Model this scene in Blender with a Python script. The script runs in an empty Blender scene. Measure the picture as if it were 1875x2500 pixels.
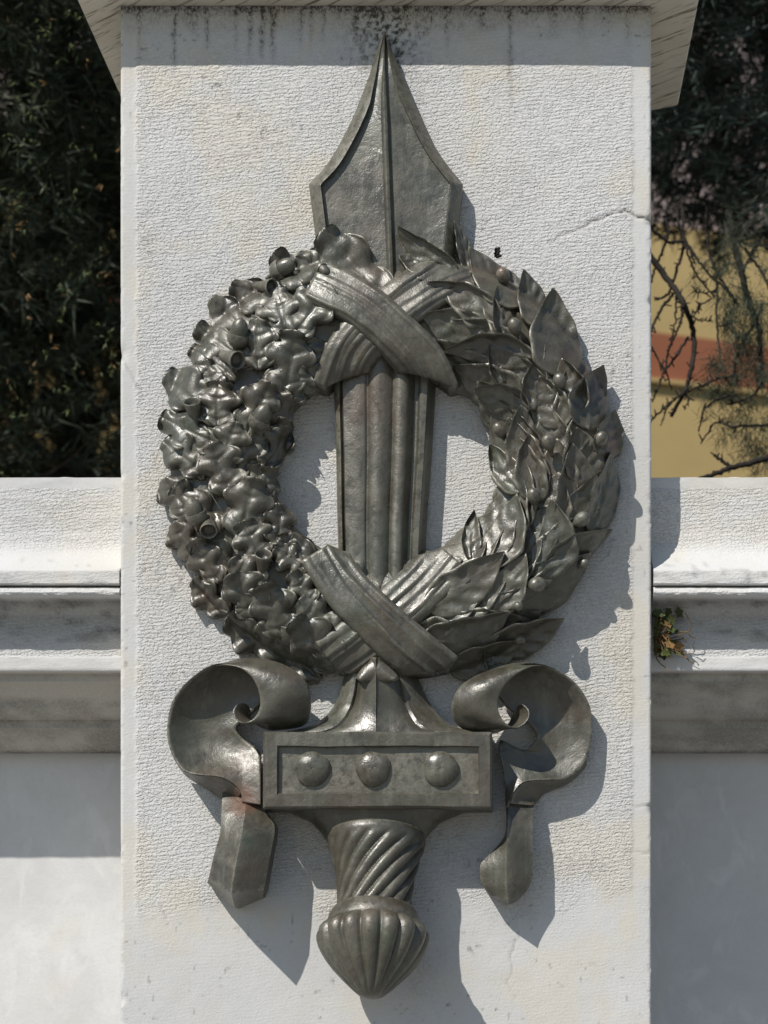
import bpy, math, random
import numpy as np
from mathutils import Vector

# ------------------------------------------------------------------ camera, sky, sun, exposure
sc = bpy.context.scene
COL = sc.collection
CD = 5.0                      # metres from the lens to the pillar face
VPX, VPY = 1239.0, 2342.0     # where the lens axis meets the pillar face (2500 px tall frame, 1 px = 1 mm there)
cam_d = bpy.data.cameras.new('camera')
cam = bpy.data.objects.new('camera', cam_d); COL.objects.link(cam)
cam.location = (0, -CD, 0); cam.rotation_euler = (math.radians(90), 0, 0)
cam_d.sensor_fit = 'VERTICAL'; cam_d.sensor_height = 36.0
cam_d.lens = 36.0 * CD / 2.5
cam_d.shift_x = -(VPX - 937.5) / 2500.0
cam_d.shift_y = (VPY - 1250.0) / 2500.0
cam_d.clip_start = 0.05; cam_d.clip_end = 2000
cam_d.dof.use_dof = True; cam_d.dof.focus_distance = CD - 0.08; cam_d.dof.aperture_fstop = 3.4
sc.camera = cam
sc.render.resolution_x, sc.render.resolution_y = 768, 1024

SX, SZ = 0.80, 1.30           # shadow run to the right and down for each metre of depth
sun_dir = Vector((-SX, -1.0, SZ)).normalized()
w = bpy.data.worlds.new('World'); sc.world = w; w.use_nodes = True
nt = w.node_tree
bg = nt.nodes['Background']
sky = nt.nodes.new('ShaderNodeTexSky'); sky.sky_type = 'NISHITA'; sky.sun_disc = False
sky.sun_elevation = math.asin(sun_dir.z)
sky.sun_rotation = math.atan2(sun_dir.x, sun_dir.y)
sky.air_density = 1.2; sky.dust_density = 0.4; sky.ozone_density = 1.5
nt.links.new(sky.outputs[0], bg.inputs[0]); bg.inputs[1].default_value = 0.080
sun_d = bpy.data.lights.new('sun', 'SUN'); sun_d.energy = 4.2; sun_d.angle = math.radians(0.53)
sun_d.color = (1.0, 0.957, 0.892)
sun = bpy.data.objects.new('sun', sun_d); COL.objects.link(sun)
sun.rotation_euler = sun_dir.to_track_quat('Z', 'Y').to_euler()
sc.view_settings.view_transform = 'Standard'; sc.view_settings.look = 'None'
sc.view_settings.gamma = 1.0; sc.view_settings.exposure = 0.17
sc.view_settings.use_curve_mapping = False
sc.cycles.max_bounces = 8; sc.cycles.diffuse_bounces = 4; sc.cycles.glossy_bounces = 4
sc.cycles.use_denoising = True

rng = np.random.default_rng(7); random.seed(7)
GROUND = -1.6

# ------------------------------------------------------------------ helpers
DS = 1875.0 / 1659.0
def W(dx, dy, r):
    """a point at height r (m) off the pillar face, given on the 1659-wide survey sheet of the elevation"""
    dx = np.asarray(dx, float); dy = np.asarray(dy, float); r = np.asarray(r, float)
    dx, dy, r = np.broadcast_arrays(dx, dy, r)
    k = (CD - r) / CD / 1000.0
    return np.stack([(dx * DS - VPX) * k, -r, (VPY - dy * DS) * k], -1)
def S(px, py, d):
    """same, on the full 1875 sheet, d metres BEHIND the pillar face"""
    return W(np.asarray(px, float) / DS, np.asarray(py, float) / DS, -np.asarray(d, float))

def link(o, parent=None):
    COL.objects.link(o)
    if parent is not None: o.parent = parent
    return o
def tag(o, label=None, cat=None, group=None, kind=None):
    if label: o['label'] = label
    if cat: o['category'] = cat
    if group: o['group'] = group
    if kind: o['kind'] = kind
    return o
def empty(name, loc):
    e = bpy.data.objects.new(name, None); e.empty_display_size = 0.1; COL.objects.link(e); e.location = loc
    return e
def mesh_obj(name, V, F, mat, parent=None, smooth=True, sharp=None):
    V = np.asarray(V, float)
    if parent is not None:
        off = np.array(parent.matrix_world.translation) if parent.parent is None else np.zeros(3)
        p = parent; tot = np.zeros(3)
        while p is not None:
            tot += np.array(p.location); p = p.parent
        V = V - tot
    me = bpy.data.meshes.new(name)
    if isinstance(F, np.ndarray):
        n, k = F.shape
        me.vertices.add(len(V)); me.vertices.foreach_set('co', V.astype(np.float32).ravel())
        me.loops.add(n * k); me.loops.foreach_set('vertex_index', F.astype(np.int32).ravel())
        me.polygons.add(n); me.polygons.foreach_set('loop_start', np.arange(0, n * k, k, dtype=np.int32))
        me.update(calc_edges=True); me.validate()
    else:
        me.from_pydata([tuple(v) for v in V], [], F); me.update()
    if smooth:
        me.polygons.foreach_set('use_smooth', np.ones(len(me.polygons), bool))
        if sharp: me.set_sharp_from_angle(angle=math.radians(sharp))
    me.materials.append(mat)
    o = bpy.data.objects.new(name, me); link(o, parent)
    return o

def quads(n, m, off=0, wrap=False):
    i, j = np.meshgrid(np.arange(n - 1), np.arange(m if wrap else m - 1), indexing='ij')
    j2 = (j + 1) % m
    q = np.stack([i * m + j, i * m + j2, (i + 1) * m + j2, (i + 1) * m + j], -1).reshape(-1, 4) + off
    return q
def slab(name, P, mat, parent=None, thick=None, sharp=None, back_y=0.006):
    """front sheet P (n,m,3) closed behind: straight back to the wall, or 'thick' metres"""
    n, m = P.shape[:2]
    B = P.copy()
    if thick is None: B[..., 1] = np.maximum(back_y, P[..., 1] + 0.004)
    else: B[..., 1] = P[..., 1] + thick
    V = np.concatenate([P.reshape(-1, 3), B.reshape(-1, 3)])
    N = n * m
    f1 = quads(n, m)
    nrm = np.cross(P[n//2, m//2+1] - P[n//2, m//2], P[n//2+1, m//2] - P[n//2, m//2]) if n > 2 and m > 2 else np.array([0, -1, 0])
    flip = nrm[1] > 0
    f2 = quads(n, m, N)[:, ::-1]
    rim = list(range(m)) + [i * m + m - 1 for i in range(1, n)] + [(n - 1) * m + j for j in range(m - 2, -1, -1)] + [i * m for i in range(n - 2, 0, -1)]
    rim = np.array(rim); r2 = np.roll(rim, -1)
    f3 = np.stack([r2, rim, rim + N, r2 + N], -1)
    F = np.concatenate([f1, f2, f3])
    if flip: F = F[:, ::-1]
    return mesh_obj(name, V, np.ascontiguousarray(F), mat, parent, True, sharp)

def frame_of(axis):
    a = np.asarray(axis, float); a = a / np.linalg.norm(a)
    ref = np.array([0, -1.0, 0]) if abs(a[1]) < 0.9 else np.array([1.0, 0, 0])
    u = np.cross(ref, a); u /= np.linalg.norm(u); v = np.cross(a, u)
    return a, u, v
def lathe_pts(base, axis, prof, nseg, mod=None, flat=1.0):
    a, u, v = frame_of(axis)
    ph = np.linspace(0, 2 * math.pi, nseg, endpoint=False)
    out = []
    for k, (s, R) in enumerate(prof):
        rr = np.full(nseg, R)
        if mod is not None: rr = rr + mod(k, s, ph)
        out.append(np.asarray(base) + a * s + np.outer(rr * np.cos(ph), u) + np.outer(rr * np.sin(ph) * flat, v))
    return np.array(out)
def lathe(name, base, axis, prof, nseg, mat, parent=None, mod=None, flat=1.0, sharp=None):
    P = lathe_pts(base, axis, prof, nseg, mod, flat)
    n, m = P.shape[:2]
    V = np.concatenate([P.reshape(-1, 3), P[0].mean(0)[None], P[-1].mean(0)[None]])
    F = [tuple(q) for q in quads(n, m, 0, True)]
    F += [(j, n * m, (j + 1) % m) for j in range(m)]
    F += [((n - 1) * m + j, (n - 1) * m + (j + 1) % m, n * m + 1) for j in range(m)]
    return mesh_obj(name, V, F, mat, parent, True, sharp)

def resample(pts, n):
    """Catmull-Rom through control points"""
    P = np.asarray(pts, float); k = len(P)
    E = np.concatenate([[2 * P[0] - P[1]], P, [2 * P[-1] - P[-2]]])
    t = np.linspace(0, k - 1, n); i = np.minimum(t.astype(int), k - 2); f = (t - i)[:, None]
    a, b, c, d = E[i], E[i + 1], E[i + 2], E[i + 3]
    return 0.5 * (2 * b + (c - a) * f + (2 * a - 5 * b + 4 * c - d) * f**2 + (3 * b - a - 3 * c + d) * f**3)

def vnoise(x, y, seed=0):
    """smooth value noise on arrays, 0..1"""
    r = np.random.default_rng(seed).random((256, 256))
    xi = np.floor(x).astype(int); yi = np.floor(y).astype(int)
    fx = x - xi; fy = y - yi
    fx = fx * fx * (3 - 2 * fx); fy = fy * fy * (3 - 2 * fy)
    g = lambda i, j: r[i % 256, j % 256]
    return (g(xi, yi) * (1 - fx) + g(xi + 1, yi) * fx) * (1 - fy) + (g(xi, yi + 1) * (1 - fx) + g(xi + 1, yi + 1) * fx) * fy
def fbm(x, y, seed=0, oct=4):
    s = 0; a = 0.5; 
    for k in range(oct): s = s + a * vnoise(x * 2**k, y * 2**k, seed + k); a *= 0.5
    return s / (1 - 0.5**oct)
def sstep(a, b, x):
    t = np.clip((x - a) / (b - a), 0, 1); return t * t * (3 - 2 * t)

# ------------------------------------------------------------------ materials
class NT:
    def __init__(s, name):
        s.m = bpy.data.materials.new(name); s.m.use_nodes = True
        s.t = s.m.node_tree; s.b = s.t.nodes['Principled BSDF']
        s.co = s.n('ShaderNodeTexCoord').outputs['Object']
    def n(s, typ, **kw):
        nd = s.t.nodes.new(typ)
        for k, v in kw.items(): setattr(nd, k, v)
        return nd
    def put(s, sock, v):
        if hasattr(v, 'is_linked') or isinstance(v, bpy.types.NodeSocket): s.t.links.new(v, sock)
        else: sock.default_value = v
    def mapping(s, scale=(1, 1, 1), loc=(0, 0, 0), co=None):
        nd = s.n('ShaderNodeMapping'); s.put(nd.inputs['Vector'], co or s.co)
        nd.inputs['Scale'].default_value = scale; nd.inputs['Location'].default_value = loc
        return nd.outputs[0]
    def noise(s, scale, detail=3, rough=0.5, co=None, dist=0.0):
        nd = s.n('ShaderNodeTexNoise'); s.put(nd.inputs['Vector'], co or s.co)
        nd.inputs['Scale'].default_value = scale; nd.inputs['Detail'].default_value = detail
        nd.inputs['Roughness'].default_value = rough; nd.inputs['Distortion'].default_value = dist
        return nd.outputs[0]
    def vor(s, scale, co=None, feature='F1', rand=1.0):
        nd = s.n('ShaderNodeTexVoronoi', feature=feature); s.put(nd.inputs['Vector'], co or s.co)
        nd.inputs['Scale'].default_value = scale; nd.inputs['Randomness'].default_value = rand
        return nd.outputs[0]
    def math(s, op, a, b=None, c=None):
        nd = s.n('ShaderNodeMath', operation=op)
        for k, v in enumerate((a, b, c)):
            if v is not None: s.put(nd.inputs[k], v)
        return nd.outputs[0]
    def ramp(s, f, stops, interp='LINEAR'):
        nd = s.n('ShaderNodeValToRGB'); s.put(nd.inputs[0], f); cr = nd.color_ramp; cr.interpolation = interp
        while len(cr.elements) < len(stops): cr.elements.new(0.5)
        for e, (p, c) in zip(cr.elements, stops):
            e.position = p; e.color = (c, c, c, 1) if isinstance(c, (int, float)) else (*c, 1)
        return nd.outputs[0]
    def mix(s, f, a, b, blend='MIX'):
        nd = s.n('ShaderNodeMix', data_type='RGBA', blend_type=blend)
        s.put(nd.inputs['Factor'], f)
        for k, v in ((6, a), (7, b)):
            if isinstance(v, tuple): nd.inputs[k].default_value = (*v, 1)
            else: s.put(nd.inputs[k], v)
        return nd.outputs[2]
    def bump(s, h, strength, dist, normal=None):
        nd = s.n('ShaderNodeBump'); s.put(nd.inputs['Height'], h)
        s.put(nd.inputs['Strength'], strength)
        nd.inputs['Distance'].default_value = dist
        if normal is not None: s.put(nd.inputs['Normal'], normal)
        return nd.outputs[0]
    def attr(s, name):
        return s.n('ShaderNodeAttribute', attribute_name=name).outputs['Fac']
    def out(s, color=None, rough=None, normal=None, **kw):
        if color is not None:
            if isinstance(color, tuple): s.b.inputs['Base Color'].default_value = (*color, 1)
            else: s.put(s.b.inputs['Base Color'], color)
        if rough is not None: s.put(s.b.inputs['Roughness'], rough)
        if normal is not None: s.put(s.b.inputs['Normal'], normal)
        for k, v in kw.items(): s.put(s.b.inputs[k.replace('_', ' ')], v)
        return s.m

def stone_material(name, tone=(0.530, 0.526, 0.517), attrs=True, rough_tool=0.0, dirt=0.0):
    t = NT(name)
    big = t.noise(1.6, 4, 0.55)
    mid = t.noise(7.0, 5, 0.6)
    fine = t.noise(90.0, 3, 0.6)
    col = t.mix(t.ramp(big, [(0.35, 0.0), (0.68, 1.0)]), tuple(c * 0.93 for c in tone), tuple(min(1, c * 1.05) for c in tone))
    col = t.mix(t.ramp(mid, [(0.52, 0.0), (0.72, 0.35)]), col, (tone[0] * 0.99, tone[1] * 0.955, tone[2] * 0.87))
    col = t.mix(t.ramp(fine, [(0.3, 0.16), (0.5, 0.0)]), col, tuple(c * 0.72 for c in tone))
    specks = t.vor(42.0)
    col = t.mix(t.ramp(specks, [(0.0, 0.5), (0.075, 0.0)]), col, tuple(c * 0.45 for c in tone))
    if name.startswith('panel'):
        cl = t.noise(3.2, 7, 0.62, dist=1.2); cl2 = t.noise(11.0, 6, 0.65, dist=0.8, co=t.mapping((1, 1, 0.6)))
        col = t.mix(t.ramp(cl, [(0.40, 0.35), (0.60, 0.0)]), col, tuple(c * 0.74 for c in tone))
        col = t.mix(t.ramp(cl2, [(0.54, 0.0), (0.64, 0.32)]), col, tuple(min(1, c * 1.17) for c in tone))
        col = t.mix(t.ramp(t.noise(4.0, 5, 0.6, co=t.mapping((1, 1, 1), (3, 5, 8))), [(0.55, 0.0), (0.70, 0.4)]), col, (tone[0] * .95, tone[1] * .88, tone[2] * .80))
    if dirt:
        d = t.noise(3.0, 6, 0.65, co=t.mapping((1.0, 1, 2.4)))
        d2 = t.noise(28.0, 4, 0.6)
        f = t.math('MULTIPLY', t.ramp(t.math('ADD', t.math('MULTIPLY', d, 0.75), t.math('MULTIPLY', d2, 0.25)), [(0.36, 0.25), (0.6, 1.0)]), dirt)
        col = t.mix(f, col, (0.20, 0.165, 0.12))
    # hammered tooling: short, mostly level pecks
    co1 = t.mapping((150, 150, 245))
    warp = t.noise(1.0, 2, 0.5, co=t.mapping((14, 14, 14)))
    cow = t.n('ShaderNodeVectorMath', operation='ADD'); t.put(cow.inputs[0], co1)
    comb = t.n('ShaderNodeCombineXYZ'); t.put(comb.inputs[0], t.math('MULTIPLY', warp, 2.0)); t.put(comb.inputs[2], t.math('MULTIPLY', warp, 2.6))
    t.put(cow.inputs[1], comb.outputs[0])
    n1 = t.noise(1.0, 1.5, 0.5, co=cow.outputs[0])
    n2 = t.noise(1.0, 2.0, 0.55, co=t.mapping((230, 230, 300)))
    sep = t.n('ShaderNodeSeparateXYZ'); t.put(sep.inputs[0], t.co)
    wv = t.math('MULTIPLY', t.noise(11.0, 3, 0.6), 16.0)
    rowp = t.math('ADD', t.math('ADD', t.math('MULTIPLY', sep.outputs[2], 660.0), t.math('MULTIPLY', sep.outputs[0], -70.0)), wv)
    rowh = t.math('MULTIPLY', t.math('SINE', rowp), 0.17)
    tool_h = t.math('ADD', t.math('ADD', t.ramp(n1, [(0.37, 0.0), (0.51, 0.85)]), t.math('MULTIPLY', n2, 0.75)), rowh)
    grain = t.noise(160.0, 3, 0.6)
    if attrs:
        tool = t.attr('tool'); grime = t.attr('grime'); stain = t.attr('stain')
        nrm = t.bump(tool_h, t.math('MULTIPLY', tool, 0.78), 0.0026)
        gn = t.noise(1.0, 4, 0.75, co=t.mapping((150, 150, 110)))
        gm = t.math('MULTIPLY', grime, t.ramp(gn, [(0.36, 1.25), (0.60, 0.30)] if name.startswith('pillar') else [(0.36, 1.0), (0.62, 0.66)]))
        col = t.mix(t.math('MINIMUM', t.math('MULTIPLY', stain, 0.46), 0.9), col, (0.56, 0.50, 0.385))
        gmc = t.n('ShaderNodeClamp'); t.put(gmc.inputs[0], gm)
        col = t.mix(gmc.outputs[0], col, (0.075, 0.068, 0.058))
        ck = t.attr('crack')
        col = t.mix(ck, col, (0.16, 0.14, 0.115))
    else:
        nrm = t.bump(tool_h, rough_tool, 0.0042) if rough_tool else None
    nrm = t.bump(grain, 0.35, 0.0016, nrm)
    lump = t.noise(9.0, 4, 0.6)
    nrm = t.bump(lump, 0.35, 0.006, nrm)
    return t.out(col, 0.82, nrm, Specular_IOR_Level=0.25)

B0 = W(830, 1200, 0)
RUST = [(tuple(W(x, y, r) - B0), rd) for x, y, r, rd in ((525, 1728, .09, .050), (1065, 555, .09, .06), (1330, 960, .06, .05))]
def bronze_material():
    t = NT('bronze_patina')
    big = t.noise(3.2, 4, 0.6); mid = t.noise(14.0, 5, 0.62, dist=0.4); fine = t.noise(70.0, 4, 0.65); vf = t.noise(260.0, 3, 0.6)
    col = t.mix(t.ramp(mid, [(0.34, 0.0), (0.66, 1.0)]), (0.050, 0.045, 0.033), (0.096, 0.088, 0.065))
    col = t.mix(t.ramp(big, [(0.46, 0.0), (0.66, 0.55)]), col, (0.068, 0.077, 0.060))
    blu = t.noise(5.0, 4, 0.65, co=t.mapping((1, 1, 0.8), (4.2, 1.0, 7.0)))
    col = t.mix(t.ramp(blu, [(0.60, 0.0), (0.76, 0.32)]), col, (0.095, 0.112, 0.098))
    red = t.noise(4.0, 3, 0.6, co=t.mapping((1, 1, 1), (9.1, 3.0, 2.0)))
    col = t.mix(t.ramp(red, [(0.58, 0.0), (0.76, 0.55)]), col, (0.115, 0.068, 0.047))
    streak = t.noise(1.0, 4, 0.62, co=t.mapping((34, 34, 4.5)))
    col = t.mix(t.ramp(streak, [(0.53, 0.0), (0.70, 0.55)]), col, (0.150, 0.148, 0.115))
    grn = t.noise(9.0, 5, 0.65, co=t.mapping((1, 1, .7), (2.0, 8.0, 5.0)), dist=0.6)
    col = t.mix(t.ramp(grn, [(0.56, 0.0), (0.70, 0.45)]), col, (0.070, 0.092, 0.058))
    brn = t.noise(6.5, 5, 0.65, co=t.mapping((1, 1, .8), (5.0, 1.0, 9.0)), dist=0.5)
    col = t.mix(t.ramp(brn, [(0.52, 0.0), (0.66, 0.6)]), col, (0.072, 0.055, 0.038))
    for (rx, ry, rz), rad in (RUST):
        dn_ = t.n('ShaderNodeVectorMath', operation='DISTANCE'); t.put(dn_.inputs[0], t.co); dn_.inputs[1].default_value = (rx, ry, rz)
        dd_ = t.math('ADD', t.math('DIVIDE', dn_.outputs['Value'], rad), t.math('MULTIPLY', t.math('SUBTRACT', mid, 0.5), 1.6))
        col = t.mix(t.ramp(dd_, [(0.45, 0.75), (1.0, 0.0)]), col, (0.165, 0.088, 0.058))
    geo = t.n('ShaderNodeNewGeometry')
    edge = t.math('MULTIPLY', t.ramp(geo.outputs['Pointiness'], [(0.515, 0.0), (0.60, 1.0)]), t.ramp(fine, [(0.35, 0.1), (0.6, 0.8)]))
    col = t.mix(edge, col, (0.23, 0.215, 0.170))
    col = t.mix(t.ramp(fine, [(0.28, 0.5), (0.44, 0.0)]), col, (0.036, 0.032, 0.026))
    col = t.mix(t.ramp(vf, [(0.66, 0.0), (0.76, 0.35)]), col, (0.22, 0.21, 0.17))
    rough = t.ramp(t.math('ADD', t.math('MULTIPLY', mid, 0.6), t.math('MULTIPLY', fine, 0.4)), [(0.38, 0.26), (0.62, 0.54)])
    n = t.bump(t.noise(15.0, 4, 0.55, dist=0.6), 0.5, 0.007)
    n = t.bump(fine, 0.38, 0.0026, n)
    n = t.bump(vf, 0.42, 0.0012, n)
    return t.out(col, rough, n, Metallic=0.12, Specular_IOR_Level=0.60, IOR=1.6)

def plain(name, c, rough=0.8, var=0.25, scale=8.0, bump=0.0, spec=0.3):
    t = NT(name)
    nz = t.noise(scale, 4, 0.6)
    col = t.mix(t.ramp(nz, [(0.35, 0.0), (0.65, 1.0)]), tuple(x * (1 - var) for x in c), tuple(min(1, x * (1 + var)) for x in c))
    nrm = t.bump(t.noise(scale * 4, 3, 0.6), bump, 0.02) if bump else None
    return t.out(col, rough, nrm, Specular_IOR_Level=spec)
def leaf_material(name, c1, c2):
    t = NT(name)
    col = t.mix(t.ramp(t.noise(2.5, 3, 0.6), [(0.35, 0.0), (0.65, 1.0)]), c1, c2)
    return t.out(col, 0.6, None, Specular_IOR_Level=0.25)

M_PILLAR = stone_material('pillar_limestone')
M_WALL = stone_material('wall_limestone', (0.560, 0.555, 0.545))
M_CAP = stone_material('cap_limestone', (0.50, 0.45, 0.37), attrs=False, dirt=0.35)
M_CORN = stone_material('cornice_limestone', (0.55, 0.51, 0.45), attrs=False, rough_tool=0.0, dirt=0.55)
M_PANEL = stone_material('panel_limestone', (0.592, 0.588, 0.580), attrs=False)
M_BRONZE = bronze_material()
M_BARK = plain('bark', (0.055, 0.043, 0.034), 0.9, 0.4, 20, 0.6)
M_TWIG = plain('twig_bark', (0.022, 0.018, 0.015), 0.9, 0.3, 20, 0.3)  # canopy shade put into the colour: branches hang clear of the crown's shade
M_NEEDLE = leaf_material('needles_dark_green', (0.030, 0.044, 0.028), (0.062, 0.070, 0.044))
M_NEEDLE2 = leaf_material('needles_blue_green', (0.032, 0.048, 0.042), (0.054, 0.072, 0.060))
M_LEAF = leaf_material('broad_leaves', (0.030, 0.045, 0.015), (0.075, 0.090, 0.030))
M_DRYLEAF = leaf_material('dry_leaves', (0.10, 0.065, 0.030), (0.22, 0.13, 0.05))
M_YELLOW = plain('ochre_render', (0.52, 0.385, 0.17), 0.9, 0.06, 1.2, 0.1)
M_BAND = plain('terracotta_render', (0.33, 0.125, 0.065), 0.9, 0.06, 1.2, 0.1)
M_PINK = plain('pale_pink_render', (0.42, 0.34, 0.32), 0.9, 0.06, 1.2, 0.1)
M_ROOF = plain('roof_tile', (0.25, 0.10, 0.06), 0.9, 0.2, 6, 0.3)
M_GROUND = plain('pale_paving', (0.25, 0.245, 0.235), 0.9, 0.12, 1.5, 0.2)
M_EARTH = plain('earth', (0.10, 0.085, 0.055), 0.95, 0.3, 2.5, 0.4)

# ------------------------------------------------------------------ ground
g = mesh_obj('ground', [(-400, -400, GROUND), (400, -400, GROUND), (400, 400, GROUND), (-400, 400, GROUND)], [(0, 1, 2, 3)], M_EARTH, None, False)
tag(g, kind='structure')
g = mesh_obj('pavement', [(-25, -22, GROUND + .004), (25, -22, GROUND + .004), (25, 0.9, GROUND + .004), (-25, 0.9, GROUND + .004)], [(0, 1, 2, 3)], M_GROUND, None, False)
tag(g, kind='structure')

# ------------------------------------------------------------------ pillar
def set_attr(o, name, vals):
    a = o.data.attributes.new(name, 'FLOAT', 'POINT'); a.data.foreach_set('value', np.asarray(vals, np.float32).ravel())
def seg_dist(X, Y, pts, amp=0.0, seed=3):
    if amp:
        X = X + (fbm(X / 22.0, Y / 22.0, seed, 3) - .5) * amp; Y = Y + (fbm(X / 19.0 + 50, Y / 23.0, seed + 9, 3) - .5) * amp
    d = np.full(X.shape, 1e9); u = np.zeros(X.shape); L = len(pts) - 1
    for k in range(L):
        (ax, ay), (bx, by) = pts[k], pts[k + 1]
        vx, vy = bx - ax, by - ay; q = np.clip(((X - ax) * vx + (Y - ay) * vy) / (vx * vx + vy * vy), 0, 1)
        dd = np.hypot(X - ax - q * vx, Y - ay - q * vy)
        u = np.where(dd < d, (k + q) / L, u); d = np.minimum(d, dd)
    return d, u

pillar = empty('stone_pillar', (S(942, 2342, 0.3)[0], 0.3, GROUND))
tag(pillar, 'pale limestone pillar with a projecting cap slab carrying the bronze emblem', 'pillar')
PXL, PXR, PTOP = 294.0, 1590.0, 15.0
cols = np.concatenate([np.arange(PXL, PXR, 4.0), [PXR]])
rows = np.concatenate([np.arange(PTOP, 2560, 4.0), np.arange(2560, 3940, 60.0), [3942.0]])
X, Y = np.meshgrid(cols, rows)
tool = sstep(330, 336, X + (fbm(X / 30, Y / 14, 5, 3) - .5) * 14) * (1 - sstep(1540, 1547, X + (fbm(X / 30, Y / 14, 6, 3) - .5) * 14))
wear = fbm(X / 160, Y / 120, 21, 4)
tool = tool * (1 - 0.92 * sstep(2130, 2290, Y + (wear - .5) * 260)) * (0.72 + 0.5 * fbm(X / 90, Y / 70, 23, 3))
tool = tool * (1 - 0.55 * (1 - sstep(15, 200, Y)))
base_smooth = 0.10 + 0.10 * fbm(X / 50, Y / 50, 33, 3)
toolA = np.maximum(tool, base_smooth)
h = 0.0022 * tool + 0.0030 * (fbm(X / 120, Y / 120, 2, 4) - .5) + 0.0016 * (fbm(X / 14, Y / 10, 8, 2) - .5) * tool
crack = np.zeros(X.shape)
for pts, wd, dep, amp in (([(1592, 535), (1562, 529), (1525, 516), (1500, 519), (1470, 532), (1435, 548), (1400, 563), (1368, 580), (1340, 592)], 2.8, 0.0058, 14),
                          ([(292, 862), (303, 880), (317, 905), (328, 930), (343, 952), (352, 975)], 2.6, 0.004, 10),
                          ([(1262, 2296), (1250, 2330), (1252, 2365), (1240, 2400), (1258, 2440)], 2.0, 0.002, 14),
                          ([(1592, 1966), (1550, 1970)], 2.4, 0.003, 6), ([(1592, 2082), (1530, 2080)], 2.0, 0.002, 6),
                          ([(395, 2205), (402, 2230), (410, 2260)], 1.8, 0.002, 8)):
    d, u = seg_dist(X, Y, pts, amp)
    p = np.exp(-(d / wd)**2) * (1 - 0.6 * u)
    h = h - dep * p; crack = np.maximum(crack, p * (0.6 if dep > .005 else 0.4))
# chipped arrises
edge = np.minimum(X - PXL, PXR - X)
chipn = fbm(X / 9, Y / 16, 41, 3)
chip = np.exp(-(edge / 7.0)**2) * sstep(0.60, 0.78, chipn)
h = h - 0.003 * chip
for cx, cy, cr, dep in ((1592, 540, 11, .012), (293, 864, 14, .010), (1592, 1975, 9, .008), (293, 2440, 10, .007), (1592, 735, 8, .010), (1592, 655, 6, .006), (1591, 1250, 6, .005), (294, 1160, 8, .006)):
    h = h - dep * np.exp(-(np.hypot(X - cx, (Y - cy) * 0.8) / cr)**2)
h = h - 0.004 * np.exp(-(edge / 2.0)**2)
# stains: rain streaks under the cap, sooty patch about the blade tip, yellow lichen wash
grime = np.zeros(X.shape)
for sx, top, ln, a, wd in ((427, 0, 230, 1.0, 5), (505, 0, 150, .7, 6), (575, 0, 150, .7, 5), (610, 0, 165, 1.0, 6), (640, 0, 175, 1.15, 6), (667, 0, 180, 1.15, 7), (735, 0, 130, .7, 6), (760, 0, 140, .7, 5),
                           (790, 0, 120, .6, 5), (868, 0, 110, .8, 8), (1246, 0, 330, .95, 6), (1092, 0, 140, .7, 6), (1040, 0, 80, .5, 12), (1180, 0, 80, .6, 9), (1350, 0, 90, .5, 9), (1420, 0, 120, .45, 10), (1532, 0, 120, .5, 7), (340, 0, 170, .55, 5), (470, 0, 90, .6, 14)):
    wob = (fbm(X * 0 + sx, Y / 25, 3, 2) - .5) * 7
    grime += .62 * a * np.exp(-((X - sx + wob) / wd)**2) * (1 - sstep(ln * .35, ln, Y - 15)) * (0.55 + 0.9 * vnoise(X / 5, Y / 9, 77))
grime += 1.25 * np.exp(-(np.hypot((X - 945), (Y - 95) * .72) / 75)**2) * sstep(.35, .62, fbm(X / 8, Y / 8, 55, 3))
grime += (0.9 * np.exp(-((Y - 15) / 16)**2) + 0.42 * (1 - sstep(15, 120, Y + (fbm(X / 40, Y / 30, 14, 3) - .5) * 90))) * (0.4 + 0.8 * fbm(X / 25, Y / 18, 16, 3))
pits = sstep(.86, .92, vnoise(X / 11, Y / 11, 91)) * 0.55 * sstep(.5, .7, vnoise(X / 70, Y / 70, 92))
grime = np.clip(grime + pits, 0, 1.6)
stain = sstep(.52, .72, fbm(X / 110, Y / 150, 61, 4)) * 0.75
for cx, cy, rx, ry, a in ((760, 430, 60, 120, .5), (1165, 330, 70, 120, .6), (440, 1400, 90, 160, .5), (1460, 1640, 90, 260, .55), (700, 1130, 60, 120, .6), (1150, 1180, 80, 120, .5), (1530, 2290, 26, 75, .9), (1545, 1250, 60, 300, .4), (560, 2230, 60, 90, .55), (890, 2445, 70, 40, .8)):
    stain += a * np.exp(-((X - cx) / rx)**2 - ((Y - cy) / ry)**2) * (.4 + .9 * fbm(X / 30, Y / 30, 63, 3))
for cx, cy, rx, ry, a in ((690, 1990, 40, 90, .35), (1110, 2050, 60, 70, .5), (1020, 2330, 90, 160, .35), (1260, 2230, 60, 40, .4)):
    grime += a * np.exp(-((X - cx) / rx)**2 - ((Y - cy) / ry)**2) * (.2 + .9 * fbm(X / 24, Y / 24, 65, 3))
P = S(X, Y, 0.0); P[..., 1] = -h
n, m = P.shape[:2]
rim = np.array(list(range(m)) + [i * m + m - 1 for i in range(1, n)] + [(n - 1) * m + j for j in range(m - 2, -1, -1)] + [i * m for i in range(n - 2, 0, -1)])
Bk = P.reshape(-1, 3)[rim].copy(); Bk[:, 1] = 0.56
V = np.concatenate([P.reshape(-1, 3), Bk]); r2 = np.roll(np.arange(len(rim)), -1)
F = np.concatenate([quads(n, m)[:, ::-1], np.stack([rim, rim[r2], n * m + r2, n * m + np.arange(len(rim))], -1)])
o = mesh_obj('shaft', V, np.ascontiguousarray(F), M_PILLAR, pillar, True, 50)
ext = lambda a, v: np.concatenate([a.ravel(), np.full(len(rim), v)])
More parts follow.
